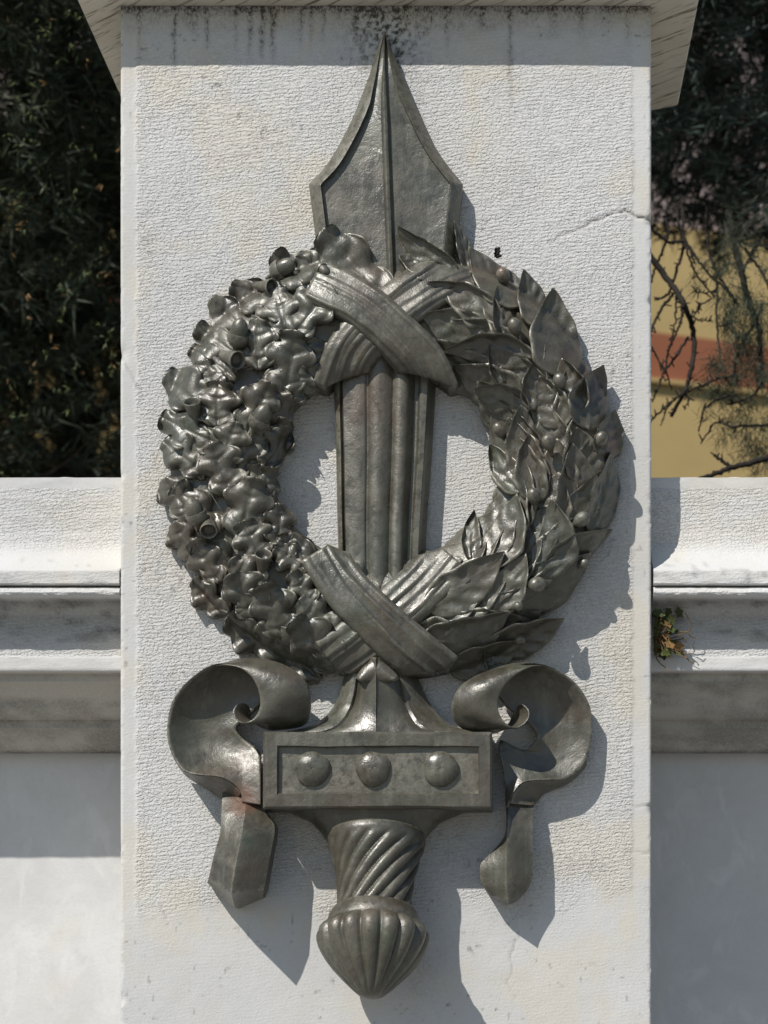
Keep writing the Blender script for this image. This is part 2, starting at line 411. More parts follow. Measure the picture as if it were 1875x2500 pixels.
set_attr(o, 'tool', ext(toolA, .1)); set_attr(o, 'grime', ext(np.clip(grime, 0, 1.5), 0)); set_attr(o, 'stain', ext(np.clip(stain, 0, 1), 0)); set_attr(o, 'crack', ext(crack, 0))

# cap slab: flat soffit, right-hand back corner cut back at an angle
zc = float(S(0, PTOP, 0)[2])
xl, xr, yf = -1.045, 0.465, -0.119
def cap_ring(z, grow, drop=0.0):
    return [(xl - grow, yf - grow, z), (xr + grow, yf - grow, z), (xr + grow, 0.590 + grow, z), (0.351, 0.640 + grow, z), (-0.945, 0.62 + grow, z), (xl - grow, 0.58 + grow, z)]
rings = [cap_ring(zc + .001, -0.004), cap_ring(zc + .006, 0.0), cap_ring(zc + .16, 0.0), cap_ring(zc + .18, 0.03), cap_ring(zc + .26, 0.03), cap_ring(zc + .34, -0.25)]
V = [p for r in rings for p in r]; k = 6; F = []
for a in range(len(rings) - 1):
    for b in range(k): F.append((a * k + b, a * k + (b + 1) % k, (a + 1) * k + (b + 1) % k, (a + 1) * k + b))
F.append(tuple(range(k - 1, -1, -1))); F.append(tuple((len(rings) - 1) * k + b for b in range(k)))
t = NT('cap_tooled_soffit')
# slanting drag marks of the saw on the soffit
c0 = t.n('ShaderNodeMapping'); t.put(c0.inputs['Vector'], t.co); c0.inputs['Rotation'].default_value = (0, 0, math.radians(43))
cs = t.n('ShaderNodeMapping'); t.put(cs.inputs['Vector'], c0.outputs[0]); cs.inputs['Scale'].default_value = (7, 80, 20)
dn = t.noise(1.0, 4, 0.65, co=cs.outputs[0]); bn = t.noise(4.0, 4, 0.6)
cc = t.mix(t.ramp(bn, [(0.35, 0.0), (0.65, 1.0)]), (0.56, 0.51, 0.42), (0.68, 0.63, 0.53))
cc = t.mix(t.ramp(dn, [(0.36, 0.9), (0.46, 0.0)]), cc, (0.17, 0.145, 0.10))
M_SOFFIT = t.out(cc, 0.85, t.bump(dn, 0.6, 0.006), Specular_IOR_Level=0.2)
mesh_obj('cap', V, F, M_SOFFIT, pillar, True, 30)

# ------------------------------------------------------------------ parapet walls on both sides
PROF_COPING = [(1164, .105), (1166, .103), (1200, .103), (1250, .104), (1300, .103), (1325, .098), (1345, .085), (1362, .066), (1376, .042), (1386, .020), (1391, .006), (1393, .0), (1396, -.001), (1424, -.001), (1427, .001), (1430, .012), (1431, .06)]
PROF_CORN = [(1431.5, .06), (1432, .020), (1434, .012), (1437, .005), (1441, .001), (1446, -.001), (1452, .0015), (1457, .008), (1461, .018), (1464, .030), (1470, .050), (1478, .070), (1488, .084), (1500, .0915), (1502, .094), (1540, .094), (1602, .094), (1604, .0925), (1634, .0925), (1637, .094), (1640, .100), (1645, .128), (1647, .130), (1664, .131), (1666, .140), (1672, .158), (1690, .190), (1712, .215), (1735, .235), (1752, .262), (1757, .285), (1759, .292), (1777, .293), (1779, .300), (1788, .318), (1806, .345), (1824, .362), (1836, .378), (1838, .388), (1840, .448)]
def densify(prof, step=5.0):
    out = [prof[0]]
    for (a, da), (b, db) in zip(prof, prof[1:]):
        k = max(1, int(abs(b - a) / step))
        for q in range(1, k + 1): out.append((a + (b - a) * q / k, da + (db - da) * q / k))
    return np.array(out)
def wall_side(x0, x1, side, label, seed):
    """x0..x1 world metres, x0 beside the pillar"""
    lo, hi = min(x0, x1), max(x0, x1)
    root = empty('parapet_wall', ((lo + hi) / 2, 0.4, GROUND)); tag(root, label, 'wall', 'parapet walls flanking the pillar')
    xs = np.concatenate([np.arange(lo, hi, 0.0075 if False else 0.010), [hi]])
    for nm, prof, mat in (('coping_block', PROF_COPING, M_WALL), ('cornice_block', PROF_CORN, None)):
        pr = densify(prof)
        z = (VPY - pr[:, 0]) / 1000.0 * (CD + pr[:, 1]) / CD
        XX, PY = np.meshgrid(xs, pr[:, 0]); ZZ = np.repeat(z[:, None], len(xs), 1); DD = np.repeat(pr[:, 1:2], len(xs), 1)
        nn = fbm(XX * 14 + seed, PY / 30, seed, 4) - .5
        ero = fbm(XX * 60 + seed, PY / 8, seed + 3, 3) - .5
        DD = DD + 0.004 * nn + 0.003 * ero * ((PY > 1428) & (PY < 1470)) + 0.0015 * ero
        if nm == 'coping_block':   # ragged top arris
            ZZ = ZZ + np.where(PY < 1166, -0.004 * fbm(XX * 30, XX * 0 + seed, seed + 5, 3), 0)
        PP = np.stack([XX, DD, ZZ], -1)
        n, m = PP.shape[:2]
        Bk = np.stack([XX[[0, -1]], np.full((2, m), 0.72), ZZ[[0, -1]]], -1)
        V = np.concatenate([PP.reshape(-1, 3), Bk.reshape(-1, 3)]); N = n * m
        F = [quads(n, m)]
        j = np.arange(m - 1)
        F.append(np.stack([j + 1, j, N + j, N + j + 1], -1))                     # top
        F.append(np.stack([(n - 1) * m + j, (n - 1) * m + j + 1, N + m + j + 1, N + m + j], -1))
        F.append(np.stack([N + j, N + m + j, N + m + j + 1, N + j + 1], -1))
        F = np.concatenate(F)
        ends = []
        for c in (0, m - 1):
            ids = [i * m + c for i in range(n)] + [N + m + c, N + c]
            ends.append(tuple(ids))
        Fl = [tuple(q) for q in F] + ends
        o = mesh_obj(nm, V, Fl, mat or M_WALL, root, True, 35)
        tl = np.zeros(XX.shape)
        if nm == 'coping_block':
            tl = sstep(1189, 1194, PY) * (1 - .85 * sstep(1325, 1365, PY)) * (.7 + .5 * fbm(XX * 8, PY / 60, 9, 3)); tl = np.where(PY > 1394, .35, tl)
            gr = 0.25 * sstep(.55, .75, fbm(XX * 22, PY / 12, seed + 8, 4)) * ((PY > 1394)) + .5 * sstep(.80, .9, vnoise(XX * 70, PY / 12, 12)) * sstep(1340, 1385, PY) * .6
            st = sstep(.5, .75, fbm(XX * 6, PY / 130, seed + 2, 4)) * .6
        else:
            tl = np.where((PY > 1434) & (PY < 1468), .7, np.where((PY > 1505) & (PY < 1603), .9, .18))
            base = fbm(XX * 5 + 3, PY / 60, seed + 4, 5)
            blot = fbm(XX * 26, PY / 22, seed + 6, 4)
            lower = sstep(1636, 1645, PY)  # underside: brown weathering, its shaded tone also worked into the colour
            gr = lower * np.clip(0.34 + 0.38 * sstep(.34, .66, .65 * base + .35 * blot), 0, .7) + (1 - lower) * .30 * sstep(.5, .7, blot) * ((PY > 1460) & (PY < 1570))
            gr = gr + .35 * np.exp(-((PY - 1838) / 6)**2) + sstep(1458, 1468, PY) * (1 - sstep(1500, 1600, PY + 60 * (base - .5))) * (.45 + .5 * sstep(.4, .6, base)) * .95  # cove: grime, deepened in colour to carry the cove's shade too
            st = lower * .95 + .5 * sstep(.5, .75, base)
        pad = lambda a: np.concatenate([a.ravel(), np.zeros(2 * m)])
        set_attr(o, 'tool', pad(tl)); set_attr(o, 'grime', pad(np.clip(gr, 0, 1))); set_attr(o, 'stain', pad(np.clip(st, 0, 1))); set_attr(o, 'crack', pad(tl * 0))
    # smooth lower panel
    zt = (VPY - 1839) / 1000 * (CD + .440) / CD
    nx, nz = 60, 40
    xs2 = np.linspace(lo, hi, nx); zs2 = np.linspace(zt, GROUND, nz)
    XX, ZZ = np.meshgrid(xs2, zs2)
    PP = np.stack([XX, 0.440 + .003 * (fbm(XX * 3, ZZ * 3, seed + 11, 3) - .5), ZZ], -1)
    n, m = PP.shape[:2]
    B = PP.copy(); B[..., 1] = .70
    V = np.concatenate([PP.reshape(-1, 3), B.reshape(-1, 3)]); N = n * m
    rim = np.array(list(range(m)) + [i * m + m - 1 for i in range(1, n)] + [(n - 1) * m + j for j in range(m - 2, -1, -1)] + [i * m for i in range(n - 2, 0, -1)]); r2 = np.roll(rim, -1)
    F = np.concatenate([quads(n, m), np.stack([r2, rim, rim + N, r2 + N], -1)])
    mesh_obj('wall_panel', V, np.ascontiguousarray(F), M_PANEL, root, True, 40)
    return root
XL0 = float(S(PXL, 0, 0)[0]) - .003; XR0 = float(S(PXR, 0, 0)[0]) + .006
wall_side(XL0, XL0 - 2.2, -1, 'moulded limestone parapet wall joining the pillar on its sunlit left side', 101)
wall_side(XR0, XR0 + 2.2, 1, 'moulded limestone parapet wall right of the pillar, its lower panel all in shade', 202)

# ------------------------------------------------------------------ bronze emblem
bronze = empty('bronze_emblem', tuple(W(830, 1200, 0)))
tag(bronze, 'dark bronze relief of a sword through an oak and laurel wreath fixed to the pillar', 'relief sculpture')
BR = M_BRONZE

# ---- blade with raised bevelled rim
def blade():
    L = resample([(829, 70), (812, 115), (795, 170), (757, 265), (710, 350), (667, 398)], 40)
    R = resample([(831, 70), (848, 112), (868, 160), (905, 245), (948, 330), (1000, 398)], 40)
    ys = np.concatenate([np.linspace(70, 398, 46), np.linspace(402, 650, 26)])
    rows = []
    for y in ys:
        if y <= 398:
            a = np.interp(y, L[:, 1], L[:, 0]); b = np.interp(y, R[:, 1], R[:, 0])
        else:
            a = 667 + (y - 398) * 0.125; b = 1000 - (y - 398) * 0.115
        c = np.interp(y, [70, 200, 398, 650], [830, 831, 838, 848])
        hw_l, hw_r = c - a, b - c
        rl = min(25 if y > 398 else 22 + 4 * (y - 70) / 330, hw_l * .42); rr = min(25 if y > 398 else 22 + 4 * (y - 70) / 330, hw_r * .42)
        k = sstep(70, 260, y)
        hs = 0.062 + 0.018 * k
        rec = 0.013 * k + .002
        xs = [a, a + rl * .5, a + rl, a + rl + min(3, hw_l * .05)]
        hh = [0.045, hs - .010, hs, hs - rec]
        ridge = hs + 0.006
        for f in (.25, .5, .72): xs.append(xs[3] + (c - 9 * k - xs[3]) * f); hh.append(hs - rec + (ridge - .010 - hs + rec) * (f**1.6))
        xs += [c - 9 * k - 1, c - 5 * k - .6, c - 2 * k, c + 3 * k + .4, c + 9 * k + .8]
        hh += [ridge - .010, ridge - .001, ridge + .002, ridge - .001, ridge - .014]
        rx = b - rr - min(3, hw_r * .05)
        for f in (.25, .5, .75): xs.append(c + 9 * k + .8 + (rx - c - 9 * k - .8) * f); hh.append(ridge - .014 + (hs - rec - ridge + .014) * f)
        xs += [rx, b - rr, b - rr * .5, b]
        hh += [hs - rec * .55, hs, hs - .012, 0.042]
        rows.append(W(np.array(xs), y, np.array(hh) * .88))
    slab('blade', np.array(rows), BR, bronze, sharp=28)
blade()

# ---- fluted shaft seen through the wreath
def fluted():
    U = [0, .012, .05, .058, .075, .09, .15, .22, .29, .31, .322, .338, .352, .37, .40, .44, .48, .52, .55, .57, .582, .594, .61, .64, .68, .72, .75, .775, .80, .835, .852, .87, .92, .938, .955, 1.0]
    H = [.040, .066, .078, .074, .066, .080, .086, .090, .091, .089, .085, .085, .090, .094, .098, .100, .099, .094, .088, .083, .080, .083, .089, .094, .095, .090, .079, .066, .058, .059, .078, .082, .080, .074, .052, .035]
    rows = []
    for y in np.linspace(740, 1266, 32):
        a = np.interp(y, [740, 850, 1190, 1222], [720, 722, 731, 732]); b = np.interp(y, [740, 850, 1190, 1222], [945, 940, 918, 916])
        wob = .5 * math.sin(y * .021)
        Hs = np.array(H) * .80
        rows.append(W(a + (b - a) * np.array(U) + wob, y, Hs))
    slab('fluted_shaft', np.array(rows), BR, bronze, sharp=40)
fluted()

# ---- wreath core
EX, EY, ERX, ERY = 838.0, 1005.0, 362.0, 325.0
def ring_h(dx, dy, peak=0.079, base=0.020, hw=137.0):
    th = np.arctan2((dy - EY) / ERY, (dx - EX) / ERX)
    re = 1.0 / np.sqrt((np.cos(np.arctan2(dy - EY, dx - EX)) / ERX)**2 + (np.sin(np.arctan2(dy - EY, dx - EX)) / ERY)**2)
    rho = np.hypot(dx - EX, dy - EY) - re
    return base + peak * np.sqrt(np.clip(1 - (rho / hw)**2, 0, 1))
def wreath():
    n, m = 160, 22
    th = np.linspace(0, 2 * math.pi, n); v = np.linspace(-1, 1, m)
    T, Vv = np.meshgrid(th, v, indexing='ij')
    hwid = 108.0
    cx = EX + ERX * np.cos(T); cy = EY + ERY * np.sin(T)
    nx = np.cos(T) / ERX; ny = np.sin(T) / ERY; nl = np.hypot(nx, ny); nx /= nl; ny /= nl
    dx = cx + nx * Vv * hwid; dy = cy + ny * Vv * hwid
    hh = ring_h(dx, dy) - 0.012 + 0.016 * (fbm(dx / 38, dy / 38, 4, 3) - .5)
    return slab('wreath', W(dx, dy, hh), BR, bronze)
WR = wreath()

# ---- leaves
def leaf(name, base, tip, hw, kind='laurel', lift=(0.004, 0.030), curl=(0.0, 0.0), bend=0.0, th=0.016, seed=0, tiplift=0.0, parent=None, flr=0.062, cup=0.010):
    r = np.random.default_rng(seed)
    N, M = (26, 15) if kind == 'laurel' else (34, 19)
    t = np.linspace(0, 1, N)[:, None]; v = np.linspace(-1, 1, M)[None, :]
    b = np.array(base, float); e = np.array(tip, float); d = e - b; L = np.hypot(*d); d /= L; p = np.array([-d[1], d[0]])
    if kind == 'laurel':
        wv = hw * 1.08 * 2.62 * np.power(t + .02, .55) * np.power(1.0 - t + 1e-4, .95)
        wv = wv * (1 + 0.05 * np.sin(t * 17 + r.random() * 6))
    else:
        env = np.power(t + .03, .45) * np.power(1.001 - t, .33) * 1.25
        ph = r.random() * 1.2
        lob = np.sin(math.pi * (2.15 * t + ph * .25))**2
        wv = hw * env * (.62 + .44 * np.power(lob, .7))
    wv = np.maximum(wv, 1.0)
    asym = 1 + (0.12 * r.standard_normal()) * v
    s = t * L
    bx = bend * np.sin(math.pi * t)
    dx = b[0] + d[0] * s + p[0] * (v * wv * asym + bx)
    dy = b[1] + d[1] * s + p[1] * (v * wv * asym + bx)
    hr = np.maximum(ring_h(dx, dy), flr * .88 if flr > .075 else flr * .5)
    hh = hr + lift[0] + (lift[1] - lift[0]) * np.power(t, 1.3) + tiplift * np.power(t, 5)
    if kind == 'laurel':
        hh = hh + cup * (np.abs(v)**1.8) * np.sin(math.pi * np.clip(t * 1.02, 0, 1))**.6 - cup * .45
        sg = 1.0 if curl[1] > curl[0] else -1.0
        hh = hh + (0.009 * sg * v - .005 * v * v) * np.sin(math.pi * np.clip(t * .9 + .1, 0, 1))**.5
        hh = hh + 0.006 * sstep(.74, 1.0, sg * v) * np.sin(math.pi * np.clip(t, 0, 1))**.5
        hh = hh + 0.0042 * np.exp(-(v / .10)**2) * (1 - t)      # midrib
        hh = hh + 0.0022 * np.sin((t * 9 - np.abs(v) * 2.2) * math.pi) * np.sin(math.pi * t) * (np.abs(v) > .08)
        hh = hh + curl[0] * sstep(-.45, -1.0, v) * np.sin(math.pi * t)**.7 + curl[1] * sstep(.45, 1.0, v) * np.sin(math.pi * t)**.7
    else:
        lo2 = np.power(lob, .8)
        hh = hh + 0.004 * lo2 * np.sin(math.pi * np.clip(np.abs(v), 0, 1)**1.2) - 0.008 * (1 - lo2) * np.abs(v)**2
        hh = hh - 0.004 * np.exp(-(v / .10)**2) * (1 - .6 * t) + .009 * (fbm(dx / 55 + seed, dy / 55, seed % 40 + 9, 2) - .5) + .003 * sstep(.86, 1.0, np.abs(v))
        ce = 0.014 * r.random() + .004
        hh = hh + ce * sstep(.80, 1.0, np.abs(v)) * lo2 * (np.sign(v) * (r.random() - .3) + .6)
        hh = hh + curl[0] * sstep(.80, 1.0, t)
        lv_ = np.sin(math.pi * (2.15 * (t - .14 * np.abs(v)) + ph * .25))**2
        hh = hh - .0040 * np.power(lv_, 14) * (np.abs(v) < .9) - .009 * np.abs(v)**4 * (1 - lo2)
    hh = hh + (.006 if kind == 'oak' else .008) * (fbm(dx / 26 + seed, dy / 26, seed % 50, 3) - .5) + 0.0018 * (fbm(dx / 9 + seed, dy / 9, seed % 50 + 3, 2) - .5)
    return slab(name, W(dx, dy, np.maximum(hh, .02)), BR, parent or WR, thick=th + .004)

def z4(x, y): return (831.7 + x * .3306, 477.8 + y * .3306)
def z6(x, y): return (831.7 + x * .3306, 955.6 + y * .3306)
def z3(x, y): return (327.4 + x * .3039, 477.8 + y * .3039)
def z5(x, y): return (327.4 + x * .3039, 955.6 + y * .3039)
UP = .030
# underlayer laurel leaves fill the right-hand half from the bottom tie to the top tie
sd = 100
for k, th in enumerate(np.radians(np.linspace(72, -66, 13))):
    cx, cy = EX + ERX * math.cos(th), EY + ERY * math.sin(th)
    tx, ty = math.sin(th) * ERX, -math.cos(th) * ERY; q = math.hypot(tx, ty); tx /= q; ty /= q
    nx, ny = math.cos(th), math.sin(th)
    for s in (-1, 0, 1):
        sd += 1
        bx, by = cx + nx * s * 52 - tx * 78, cy + ny * s * 52 - ty * 70
        jt = 14 * math.sin(sd * 2.3); ex, ey = cx + nx * s * 88 + tx * (82 + jt), cy + ny * s * 88 + ty * (82 + jt)
        leaf('laurel_leaf', (bx, by), (ex, ey), 44, 'laurel', (-.004, .008), ((.004, 0) if s > 0 else (0, .004)), 8 * s, .020, sd, .004, None, .050)
LAUREL = [  # base, tip, half width, lift, curl, bend
    (z4(470, 330), z4(75, 30), 26, (.006, .012), (.0, .006), -8, .085),
    (z4(330, 350), z4(90, 225), 22, (.002, .008), (.004, 0), 6, .080),
    (z4(560, 340), z4(452, -5), 15, (.004, .030), (.014, 0), 5, .07),
    (z4(930, 520), z4(548, 165), 36, (-.004, .010), (.006, 0), -16, .055),
    (z4(1040, 690), z4(905, 312), 30, (.002, .012), (.016, 0), -4, .055),
    (z4(1190, 1010), z4(1100, 432), 50, (.004, .030), (.024, .004), -10, .060),
    (z4(1330, 1360), z4(1430, 938), 40, (.006, .028), (.024, 0), -12, .060),
    (z4(1430, 1540), z4(1502, 1230), 30, (.006, .030), (.020, 0), 0, .060),
    (z4(760, 660), z4(268, 398), 32, (.012, .030), (.0, .020), 10, .060),
    (z4(800, 800), z4(735, 410), 20, (.008, .022), (.020, .0), -4, .06),
    (z4(965, 900), z4(385, 850), 34, (.016, .036), (.0, .026), 16, .060),
    (z4(770, 1060), z4(683, 805), 18, (.006, .020), (.016, 0), 0, .06),
    (z4(935, 1250), z4(583, 1092), 34, (.010, .028), (.0, .020), 6, .060),
    (z4(980, 1230), z4(985, 905), 34, (.008, .022), (.010, .010), 0, .06),
    (z4(1260, 1250), z4(1155, 895), 34, (.004, .020), (.0, .020), 4, .06),
    (z4(1150, 1350), z4(1010, 1010), 36, (.004, .016), (.004, .012), 0, .06),
    (z4(1320, 1700), z4(1250, 1345), 42, (.008, .026), (.020, .016), 0, .06),
    (z4(930, 1680), z4(890, 1200), 38, (.0, .014), (.008, .0), 0, .06),
    (z6(900, 320), z6(680, 5), 30, (.004, .024), (.016, .012), -6, .060),
    (z6(1010, 380), z6(940, -60), 36, (.004, .018), (.014, .010), 0, .06),
    (z6(1200, 560), z6(1225, 5), 46, (.008, .028), (.018, .012), 14, .060),
    (z6(1350, 590), z6(1480, 60), 28, (.000, .012), (.014, .0), 10, .050),
    (z6(660, 800), z6(862, 335), 40, (.010, .028), (.0, .014), 10, .060),
    (z6(560, 760), z6(583, 438), 20, (.004, .022), (.014, .014), -6, .055),
    (z6(980, 880), z6(1085, 360), 44, (.014, .032), (.006, .010), 18, .060),
    (z6(280, 1090), z6(782, 712), 46, (.014, .040), (.010, .006), 10, .060),
    (z6(690, 1120), z6(922, 728), 38, (.012, .036), (.006, .010), 4, .060),
    (z6(1050, 860), z6(1484, 568), 30, (.004, .040), (.012, .0), -6, .060),
    (z6(840, 1090), z6(1350, 720), 38, (.000, .020), (.0, .0), 10, .050),
    (z6(680, 1350), z6(1172, 1148), 34, (.002, .030), (.012, .0), 10, .055),
    (z6(270, 1300), z6(810, 1108), 46, (.014, .034), (.022, .0), 22, .060),
    (z6(420, 1480), z6(900, 1290), 34, (.0, .016), (.008, .0), 10, .05),
    (z6(760, 1500), z6(650, 1378), 18, (.004, .020), (.014, .0), 0, .055),
]
for k, (b, e, hw, lf, cu, bd, fl) in enumerate(LAUREL):
    leaf('laurel_leaf', b, e, hw, 'laurel', (lf[0] * .6 + .006, lf[1] * .48 + .007), (cu[0] * .8, cu[1] * .8), bd, .022, 300 + k, .011, None, fl, .006)

def berry(cx, cy, ang, size=16, up=.035, dep=.6):
    r = float(ring_h(np.array(cx), np.array(cy))) + up
    c = W(cx, cy, r); a = np.array([math.cos(ang) * .9, -dep, math.sin(ang) * .9])
    s = size * .00113
    prof = [(-2.6 * s, .18 * s), (-1.9 * s, .30 * s), (-1.3 * s, .50 * s), (-.9 * s, .80 * s), (-.4 * s, 1.0 * s), (.1 * s, 1.02 * s), (.6 * s, .88 * s), (.95 * s, .55 * s), (1.12 * s, .2 * s)]
    lathe('berry', c, a, prof, 14, BR, WR)
for x, y, an, sz in ((770, 350, 110, 14), (845, 680, 110, 14), (1140, 1040, 110, 14), (1065, 1440, 110, 14), (745, 1360, 125, 14), (1410, 1420, 60, 14)):
    berry(*z4(x, y), math.radians(an), sz)
for x, y, an, sz, u in ((970, 345, 100, 14, .035), (1290, 500, 30, 15, .045), (990, 930, 200, 16, .05), (885, 1290, 10, 11, .03), (1300, 790, 30, 10, .03), (870, 1070, 10, 10, .04)):
    berry(*z6(x, y), math.radians(an), sz, u)

# oak half
for k, th in enumerate(np.radians(np.linspace(106, 246, 8))):
    cx, cy = EX + ERX * math.cos(th), EY + ERY * math.sin(th)
    tx, ty = -math.sin(th) * ERX, math.cos(th) * ERY; q = math.hypot(tx, ty); tx /= q; ty /= q
    nx, ny = math.cos(th), math.sin(th)
    for s in (-1, 1):
        sd += 1; j1, j2 = rng.normal(0, 8, 2)
        bx, by = cx + nx * s * 34 - tx * 62 + j1, cy + ny * s * 34 - ty * 62 + j2
        ex, ey = cx + nx * s * 98 + tx * 62 + j2, cy + ny * s * 98 + ty * 62 + j1
        leaf('oak_leaf', (bx, by), (ex, ey), 58, 'oak', (-.004, .006 + .010 * rng.random()), (.006, 0), rng.normal(0, 8), .024, sd, 0, None, .050)
OAK = [  # base, tip, half width, lift, curl, floor
    (z3(1640, 500), z3(1210, 60), 62, (.0, .016), .022, .082),
    (z3(1200, 500), z3(860, 225), 40, (.004, .014), .010, .055),
    (z3(1330, 430), z3(1020, 250), 44, (.006, .016), .006, .060),
    (z3(950, 620), z3(560, 450), 40, (.004, .016), .006, .055),
    (z3(760, 800), z3(415, 545), 42, (.004, .018), .008, .055),
    (z3(650, 960), z3(318, 735), 38, (.004, .016), .006, .055),
    (z3(560, 1100), z3(270, 900), 36, (.002, .014), .008, .055),
    (z3(460, 1320), z3(90, 1090), 52, (.004, .016), .004, .058),
    (z3(430, 1560), z3(60, 1380), 40, (.004, .018), .012, .055),
    (z3(330, 1760), z3(80, 1560), 44, (.002, .014), .006, .055),
    (z3(940, 1180), z3(1010, 770), 56, (.010, .030), .026, .062),
    (z3(1040, 760), z3(1260, 440), 46, (.020, .042), .004, .065),
    (z3(690, 1480), z3(850, 1140), 46, (.010, .026), .022, .060),
    (z3(760, 1010), z3(760, 690), 44, (.010, .022), .012, .06),
    (z3(960, 780), z3(880, 470), 50, (.010, .018), .008, .06),
    (z3(820, 1720), z3(965, 1400), 34, (.000, .014), .014, .055),
    (z3(520, 1700), z3(600, 1420), 44, (.012, .022), .008, .06),
    (z3(470, 1420), z3(480, 1130), 48, (.010, .020), .008, .06),
    (z3(960, 1260), z3(1060, 1010), 40, (.0, .010), .004, .055),
    (z5(560, 330), z5(420, 0), 52, (.012, .024), .010, .06),
    (z5(640, 640), z5(740, 245), 56, (.012, .030), .024, .060),
    (z5(800, 470), z5(850, 170), 32, (.004, .020), .016, .055),
    (z5(260, 500), z5(90, 250), 40, (.002, .012), .008, .050),
    (z5(330, 780), z5(160, 560), 36, (.000, .012), .006, .050),
    (z5(880, 700), z5(900, 430), 36, (.006, .020), .016, .055),
    (z5(760, 800), z5(640, 560), 46, (.012, .020), .010, .06),
    (z5(960, 820), z5(930, 640), 26, (.008, .024), .016, .055),
    (z5(1080, 900), z5(870, 750), 34, (.010, .022), .004, .06),
    (z5(460, 960), z5(300, 690), 40, (.006, .020), .020, .055),
    (z5(720, 1220), z5(540, 940), 50, (.012, .034), .026, .060),
    (z5(930, 1340), z5(790, 1000), 54, (.014, .034), .026, .060),
    (z5(1120, 1130), z5(980, 930), 34, (.012, .022), .004, .06),
    (z5(1300, 1330), z5(1050, 1110), 44, (.012, .022), .006, .06),
    (z5(1290, 1560), z5(1000, 1260), 54, (.010, .034), .026, .060),
    (z5(520, 1180), z5(300, 960), 34, (.000, .014), .010, .045),
    (z5(860, 1420), z5(530, 1240), 40, (.002, .026), .020, .055),
    (z5(1150, 1640), z5(750, 1290), 44, (.000, .016), .012, .050),
    (z5(760, 1030), z5(560, 830), 40, (.014, .024), .012, .06),
]
for k, (b, e, hw, lf, cu, fl) in enumerate(OAK):
    leaf('oak_leaf', (e[0] + (b[0] - e[0]) * 1.12, e[1] + (b[1] - e[1]) * 1.12), e, hw * 1.30, 'oak', (lf[0] * .6 + .004, lf[1] * .6 + .009), (cu * .6, 0), rng.normal(0, 6), .022, 500 + k, 0, None, fl)

def acorn(cx, cy, ang, size=24, up=.05, dep=.55, nut=True):
    r = float(ring_h(np.array(cx), np.array(cy))) + up
    c = W(cx, cy, r); s = size * .00113
    a = np.array([math.cos(ang), -dep, math.sin(ang)])
    if nut:
        prof = [(-1.9 * s, .16 * s), (-1.3 * s, .20 * s), (-1.05 * s, .62 * s), (-.7 * s, .90 * s), (-.2 * s, .98 * s), (0, .93 * s), (.02 * s, .80 * s), (.5 * s, .78 * s), (.95 * s, .62 * s), (1.25 * s, .36 * s), (1.42 * s, .10 * s)]
        lathe('acorn', c, a, prof, 16, BR, WR, sharp=60)
    else:
        prof = [(-2.2 * s, .46 * s), (-1.0 * s, .60 * s), (-.2 * s, .78 * s), (.25 * s, .86 * s), (.32 * s, .80 * s), (.25 * s, .70 * s), (-.1 * s, .62 * s), (-.35 * s, .45 * s), (-.45 * s, .1 * s)]
        lathe('acorn_cup', c, a, prof, 18, BR, WR, sharp=50)
for x, y, an, sz, nut in ((930, 340, 20, 24, True), (845, 465, -20, 20, False), (620, 800, 75, 24, True), (600, 985, -30, 23, False), (290, 1300, 95, 22, False), (775, 1400, 55, 24, True), (1215, 345, -40, 15, True)):
    acorn(*z3(x, y), math.radians(an), sz, .032, .55 if nut else .9, nut)
for x, y, an, sz, nut in ((310, 500, 110, 24, True), (405, 620, -80, 22, False), (795, 810, 80, 22, False)):
    acorn(*z5(x, y), math.radians(an), sz, .032, .55 if nut else 1.0, nut)

# ---- ribbon ties
def ribbon(ctrl, wid, extra, seed, flr=.030):
    C = resample(ctrl, 64); T = np.gradient(C[:, :2], axis=0); T /= np.hypot(T[:, 0], T[:, 1])[:, None]
    Nn = np.stack([-T[:, 1], T[:, 0]], -1)
    v = np.linspace(-1, 1, 27)
    wl = np.interp(np.linspace(0, 1, 64), np.linspace(0, 1, len(wid)), wid)
    dx = C[:, 0:1] + Nn[:, 0:1] * v * wl[:, None]; dy = C[:, 1:2] + Nn[:, 1:2] * v * wl[:, None]
    t = np.linspace(0, 1, 64)[:, None]
    an = np.arctan2(dy - EY, dx - EX); re = 1.0 / np.sqrt((np.cos(an) / ERX)**2 + (np.sin(an) / ERY)**2)   # ends tuck round the ring's edges
    rr_ = np.hypot(dx - EX, dy - EY); rc = np.clip(rr_, re - 124, re + 132)
    dx = EX + (dx - EX) * rc / rr_; dy = EY + (dy - EY) * rc / rr_
    hh = np.maximum(ring_h(dx, dy, .090, .024, 150), flr) + extra
    r = np.random.default_rng(seed)
    for q in range(5):
        c0 = -.85 + .38 * q + r.normal(0, .10); c1 = c0 * .75 + r.normal(0, .10)
        cc = c0 + (c1 - c0) * t + .05 * np.sin(t * 5 + q * 2)
        x = v - cc; sg = 1 if r.random() < .7 else -1
        x = x * sg
        hh = hh + (.003 + .007 * r.random()) * np.exp(-np.maximum(x, 0) / .22) * sstep(-.05, .02, x) * (.35 + .65 * np.abs(np.sin(t * (2 + 2 * r.random()) + q)))
    hh = hh + .004 * (fbm(dx / 40, dy / 40, seed, 3) - .5)
    hh = hh - .006 * sstep(.86, 1, np.abs(v))
    hh = np.where(rc > rr_ + .5, np.maximum(hh - .0012 * (rc - rr_), .02), hh)
    slab('ribbon', W(dx, dy, hh), BR, bronze)
ribbon([(1010, 575), (950, 600), (850, 668), (766, 750), (726, 846)], [50, 52, 54, 56, 54], .002, 1)
ribbon([(676, 600), (775, 652), (849, 716), (908, 782), (936, 850)], [50, 49, 50, 55, 58], .014, 2)
